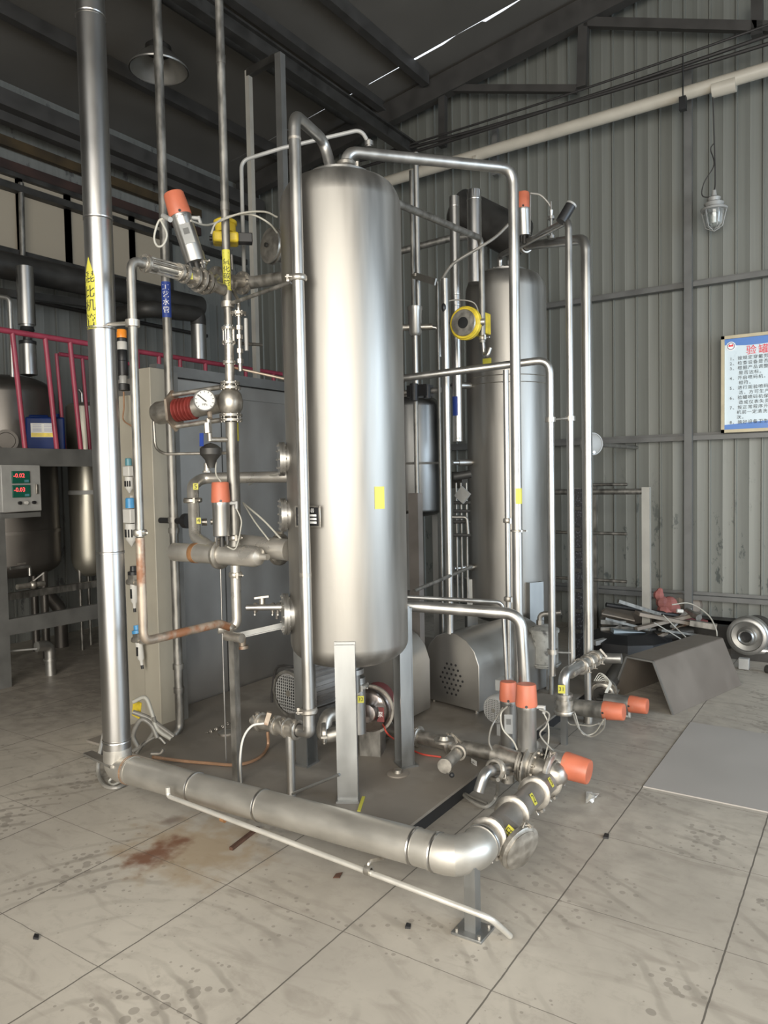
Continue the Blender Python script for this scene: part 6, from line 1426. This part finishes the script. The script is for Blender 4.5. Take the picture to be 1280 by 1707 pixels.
# ------------------------------------------------------------ folded hood on the floor
F1 = at(1122, 1192, z=0); B1 = at(1235, 1142, z=0); F0 = at(1040, 1158, z=0)
ld = (B1 - F1).normalized(); wd_ = ld.cross(UP) * -1
wl = (F0 - F1); wv = (wl - ld * wl.dot(ld)); Wd = wv.length; wv.normalize(); L_ = (B1 - F1).length + .0
h_ = zz(1075, 1098, 5.6); Tp = .24
d_ = (F1 - EYE).dot(-az)
T1_ = pt(1100, 1106, d_ + .12); T0_ = pt(1050, 1097, d_ + .33)
T1_ = F1 + wv * Wd * .30 + UP * .34; T0_ = F1 + wv * Wd * .72 + UP * .34
poly = [F1, T1_, T0_, F1 + wv * Wd]
t = thing('sheet_metal_hood', 'brown grey folded sheet metal cover standing on the floor at right', 'cover', F1)
def sheet(mb, a, b, c, d, th):
    n_ = (b - a).cross(d - a).normalized() * th; mb.add([a, b, c, d, a + n_, b + n_, c + n_, d + n_], [(0, 3, 2, 1), (4, 5, 6, 7), (0, 1, 5, 4), (1, 2, 6, 5), (2, 3, 7, 6), (3, 0, 4, 7)])
M_fold = mat('brown_grey_sheet', (.17, .147, .125), .45, .35, .10, (4, 4, 4))
for i, nm in enumerate(('side_panel', 'top_panel', 'side_panel')):
    mb = MB(); sheet(mb, poly[i], poly[i] + ld * L_, poly[i + 1] + ld * L_, poly[i + 1], .006); build(nm, mb, M_fold, t)
mb = MB()
for i in range(3): mb.bar(poly[i], poly[i + 1], .012, .012)
build('edge_frame', mb, M_grey, t)

# ------------------------------------------------------------ blower at right edge
c_ = pt(1243, 1062, 6.45); nv = ((EYE - c_) * V((1, 1, 0))).normalized(); nv = (nv - camx(c_) * .25).normalized(); r = .168
t = thing('blower', 'round silver blower with stepped rings at the right edge', 'blower', V((c_.x, c_.y, 0)))
build('volute', MB().lathe(c_ - nv * .16, nv, [(0, 0), (0, .14), (.03, r), (.08, r), (.09, r * 1.0), (.10, r * .92), (.115, r * .92), (.125, r * .97), (.14, r * .97), (.15, r * .88), (.15, r * .78), (.13, r * .74), (.12, r * .5), (.13, r * .42), (.17, r * .40), (.18, r * .34), (.17, r * .28), (.13, r * .26)], 48), M_silver, t)
build('inlet', MB().cyl(c_ - nv * .10, c_ - nv * .035, r * .27), M_black, t)
build('motor', MB().cyl(c_ - nv * .42, c_ - nv * .16, .12), M_grey, t)
build('outlet', MB().tube([c_ - UP * .12 - nv * .08, c_ - UP * .14 - nv * .08 + camx(c_) * .4], .05), M_silver, t)
build('base', MB().box(V((c_.x, c_.y, c_.z / 2 - .06)) - nv * .2, (.30, .30, c_.z - .12)), M_dark, t)
build('belt_guard', MB().lathe(c_ - nv * .28 + camx(c_) * .03 + UP * .0, nv, [(0, 0), (0, .15), (.05, .15), (.05, 0)], 36), M_dark, t)
solo('cable_gland', 'small grey foot bracket on the floor under the blower', 'bracket', MB().box(at(1240, 1106, z=.05), (.08, .06, .09)), M_lightgrey, bevel=.004)
t = thing('gear_case', 'small dark gear part on floor at the right edge', 'part', at(1278, 1118, z=0)); p = at(1278, 1115, z=.03); build('disc', MB().cyl(p, p + X * .05 - Y * .03, .035), M_dark, t)

# ------------------------------------------------------------ open steel rack and scrap pile
a = at(1078, 1082, z=0); D = (a - EYE).dot(-az)
zt_ = zz(1070, 812, D)
t = thing('steel_rack', 'open pale steel rack frame before the back wall', 'rack', a)
build('leg', MB().box2((a.x - .035, a.y - .03, 0), (a.x + .035, a.y + .03, zt_)), M_pale, t)
lx = at(962, 900, y=a.y).x
build('leg', MB().box2((lx - .03, a.y - .03, 0), (lx + .03, a.y + .03, zt_)), M_galv, t)
build('leg', MB().box2((lx - .03, a.y + .5, 0), (lx + .03, a.y + .56, zt_)), M_galv, t)
for z in (zt_ - .04, ): build('rail', MB().tube([(lx - .4, a.y, z), (a.x, a.y, z)], .028), M_galv, t)
for py in (893, 975): z = zz(1000, py, D); build('rail', MB().tube([(lx - .4, a.y + .1, z), (lx + .45, a.y + .1, z)], .016), M_galv, t)
build('rail', MB().tube([(lx, a.y + .5, zt_ + .02), (lx + .35, a.y + .5, zt_ + .02)], .016), M_galv, t)
m_, tN, bN = new_mat('perforated_black_mesh'); ck = tN.nodes.new('ShaderNodeTexVoronoi'); ck.inputs['Scale'].default_value = 60; tcN = tN.nodes.new('ShaderNodeTexCoord'); lnk(tN, tcN.outputs['Object'], ck.inputs[0]); rN = tN.nodes.new('ShaderNodeValToRGB'); rN.color_ramp.elements[0].color = (.10, .10, .12, 1); rN.color_ramp.elements[1].color = (.01, .01, .012, 1); rN.color_ramp.elements[1].position = .4; lnk(tN, ck.outputs[0], rN.inputs[0]); lnk(tN, rN.outputs[0], bN.inputs['Base Color'])
q_ = pt(961, 940, 6.2); z0_, z1_ = zz(965, 1055, 6.2), zz(955, 815, 6.2)
t = thing('perforated_column', 'black perforated column with rungs behind the right risers', 'column', V((q_.x, q_.y, 0)))
build('mesh_panel', MB().box2((q_.x - .05, q_.y, 0), (q_.x + .05, q_.y + .03, z1_)), m_, t)
mb = MB()
for k in range(7): mb.box2((q_.x - .045, q_.y - .03, z0_ + k * .17), (q_.x + .045, q_.y, z0_ + .03 + k * .17))
build('rungs', mb, M_dark, t)
def scrap(name, lab, cat, mb, m_, **k): solo(name, lab, cat, mb, m_, 'scrap pile by the back wall', **k)
S_ = lambda px, py, D_=7.0: pt(px, py, D_)
scrap('scrap_sheet', 'tilted brown grey sheet on the left of the scrap pile', 'sheet', MB().prism([S_(1003, 1022), S_(1015, 1010, 7.4), S_(1050, 1016, 7.4), S_(1058, 1034)], (0, 0, -.012)), M_wood)
scrap('scrap_profile', 'pale blue steel profile lying behind the rack leg', 'profile', MB().bar(S_(1020, 1055, 6.9), S_(1082, 1060, 6.9), .10, .07), mat('pale_blue_paint', (.30, .36, .40), .5, .2, .1))
scrap('scrap_board', 'long brown board lying across the scrap pile', 'board', MB().bar(S_(1062, 1022, 6.9), S_(1170, 1042, 6.9), .14, .03), M_wood)
scrap('scrap_board', 'dark red brown board above the long brown board', 'board', MB().bar(S_(1085, 1022, 7.1), S_(1175, 1036, 7.1), .12, .04), M_reddark)
scrap('scrap_pipe', 'black pipe lying slanted on top of the scrap pile', 'pipe', MB().cyl(S_(1010, 1008, 7.0), S_(1140, 1028, 7.0), .022), M_black)
scrap('scrap_pipe', 'short grey pipe end poking from the scrap pile', 'pipe', MB().cyl(S_(1145, 1018, 7.0), S_(1165, 1030, 6.8), .03), M_galv)
scrap('scrap_tube', 'dark fat tube under the boards of the scrap pile', 'tube', MB().cyl(S_(1090, 1060, 6.9), S_(1153, 1052, 6.9), .05), M_dark)
scrap('scrap_channel', 'grey channel lying at the right end of the scrap pile', 'channel', MB().bar(S_(1150, 1038, 6.8), S_(1195, 1045, 6.7), .06, .05), M_galv)
scrap('scrap_plate', 'black plate leaning low in the scrap pile', 'plate', MB().prism([S_(1055, 1078), S_(1110, 1075), S_(1095, 1035, 7.4), S_(1060, 1040, 7.4)], (0, 0, -.02)), M_dark)
scrap('scrap_bars', 'bent grey bars left of the rack leg in scrap pile', 'bars', MB().bar(S_(1000, 1048), S_(1055, 1046), .04, .03).bar(S_(998, 1062), S_(1035, 1042), .03, .03).bar(S_(1000, 1036), S_(1042, 1038), .05, .04), M_galv)
scrap('scrap_bag', 'black plastic bag at the bottom of the scrap pile', 'bag', MB().lathe(S_(1045, 1090, 7.0) * V((1, 1, 0)) + V((0, 0, .02)), UP, [(0, 0), (0, .42), (.10, .40), (.16, .25), (.17, 0)], 11), M_black, angle=10)
scrap('scrap_box', 'brown crate standing behind the scrap boards', 'crate', MB().box(S_(1085, 1060, 7.5) * V((1, 1, 0)) + V((0, 0, .13)), (.9, .3, .26)), M_wood)
scrap('scrap_mat', 'dark heap of rubber mats filling the pile near blower', 'mats', MB().box(S_(1170, 1060, 7.3) * V((1, 1, 0)) + V((0, 0, .10)), (.8, .5, .20)), M_dark)
rg = MB()
for k, (px, py, rr) in enumerate([(1098, 992, .05), (1104, 1004, .06), (1116, 1008, .08), (1108, 1018, .07), (1124, 1014, .06), (1100, 985, .03)]): rg.sphere(S_(px, py, 7.05), rr, 7, 1.0)
scrap('red_rag', 'bunched red plastic rag on top of the scrap pile', 'rag', rg, M_ragred, angle=10)
scrap('brown_sack', 'limp brown sack leaning on wall behind the scrap pile', 'sack', MB().sphere(S_(1150, 1008, 7.6), .13, 9, .9).sphere(S_(1135, 1002, 7.6), .10, 8, .9), M_wood, angle=15)
scrap('coiled_wire', 'pale wire arching over the right of the scrap pile', 'wire', MB().wire([S_(1120, 1008, 6.8), S_(1150, 1006, 6.8), S_(1180, 1025, 6.7), S_(1193, 1048, 6.6), S_(1195, 1060, 6.6)], .006), M_air)
scrap('coiled_wire', 'thin wires hanging slanted before the scrap boards', 'wire', MB().wire([S_(1105, 1025, 6.7), S_(1125, 1045, 6.7), S_(1143, 1062, 6.7)], .005).wire([S_(1090, 1038, 6.7), S_(1110, 1050, 6.7), S_(1136, 1066, 6.7)], .005), M_air)
for k, (a_, b_, w1, w2_, m1) in enumerate([((1005, 1030), (1075, 1048), .08, .02, M_galv), ((1060, 1048), (1160, 1024), .05, .03, M_wood), ((1015, 1066), (1090, 1052), .06, .06, M_dull), ((1100, 1050), (1190, 1062), .05, .02, M_galv), ((1030, 1002), (1100, 1024), .03, .03, M_galv), ((1120, 1045), (1150, 1015), .04, .02, M_lightgrey), ((990, 1072), (1040, 1060), .05, .04, M_lightgrey), ((1085, 1066), (1145, 1040), .03, .03, M_rust)]):
    scrap('scrap_strip', ['grey strip sloping down at the left of the scrap pile', 'brown lath rising to the right across the pile', 'dull bar low in the scrap pile left of the rack leg', 'thin grey strip at the foot of the pile near the blower', 'slim grey bar uppermost left of the red rag', 'short pale strip standing tilted right of the rag', 'pale grey bar nearest the thick riser', 'rusty lath crossing under the long board'][k],
          'strip', MB().bar(S_(*a_, 6.75 + .05 * (k % 3)), S_(*b_, 6.9 + .05 * (k % 3)), w1, w2_), m1)
scrap('white_bottle', 'small white bottle lying on the scrap pile', 'bottle', MB().cyl(S_(1128, 1018, 6.8), S_(1138, 1019, 6.8), .018), M_white)
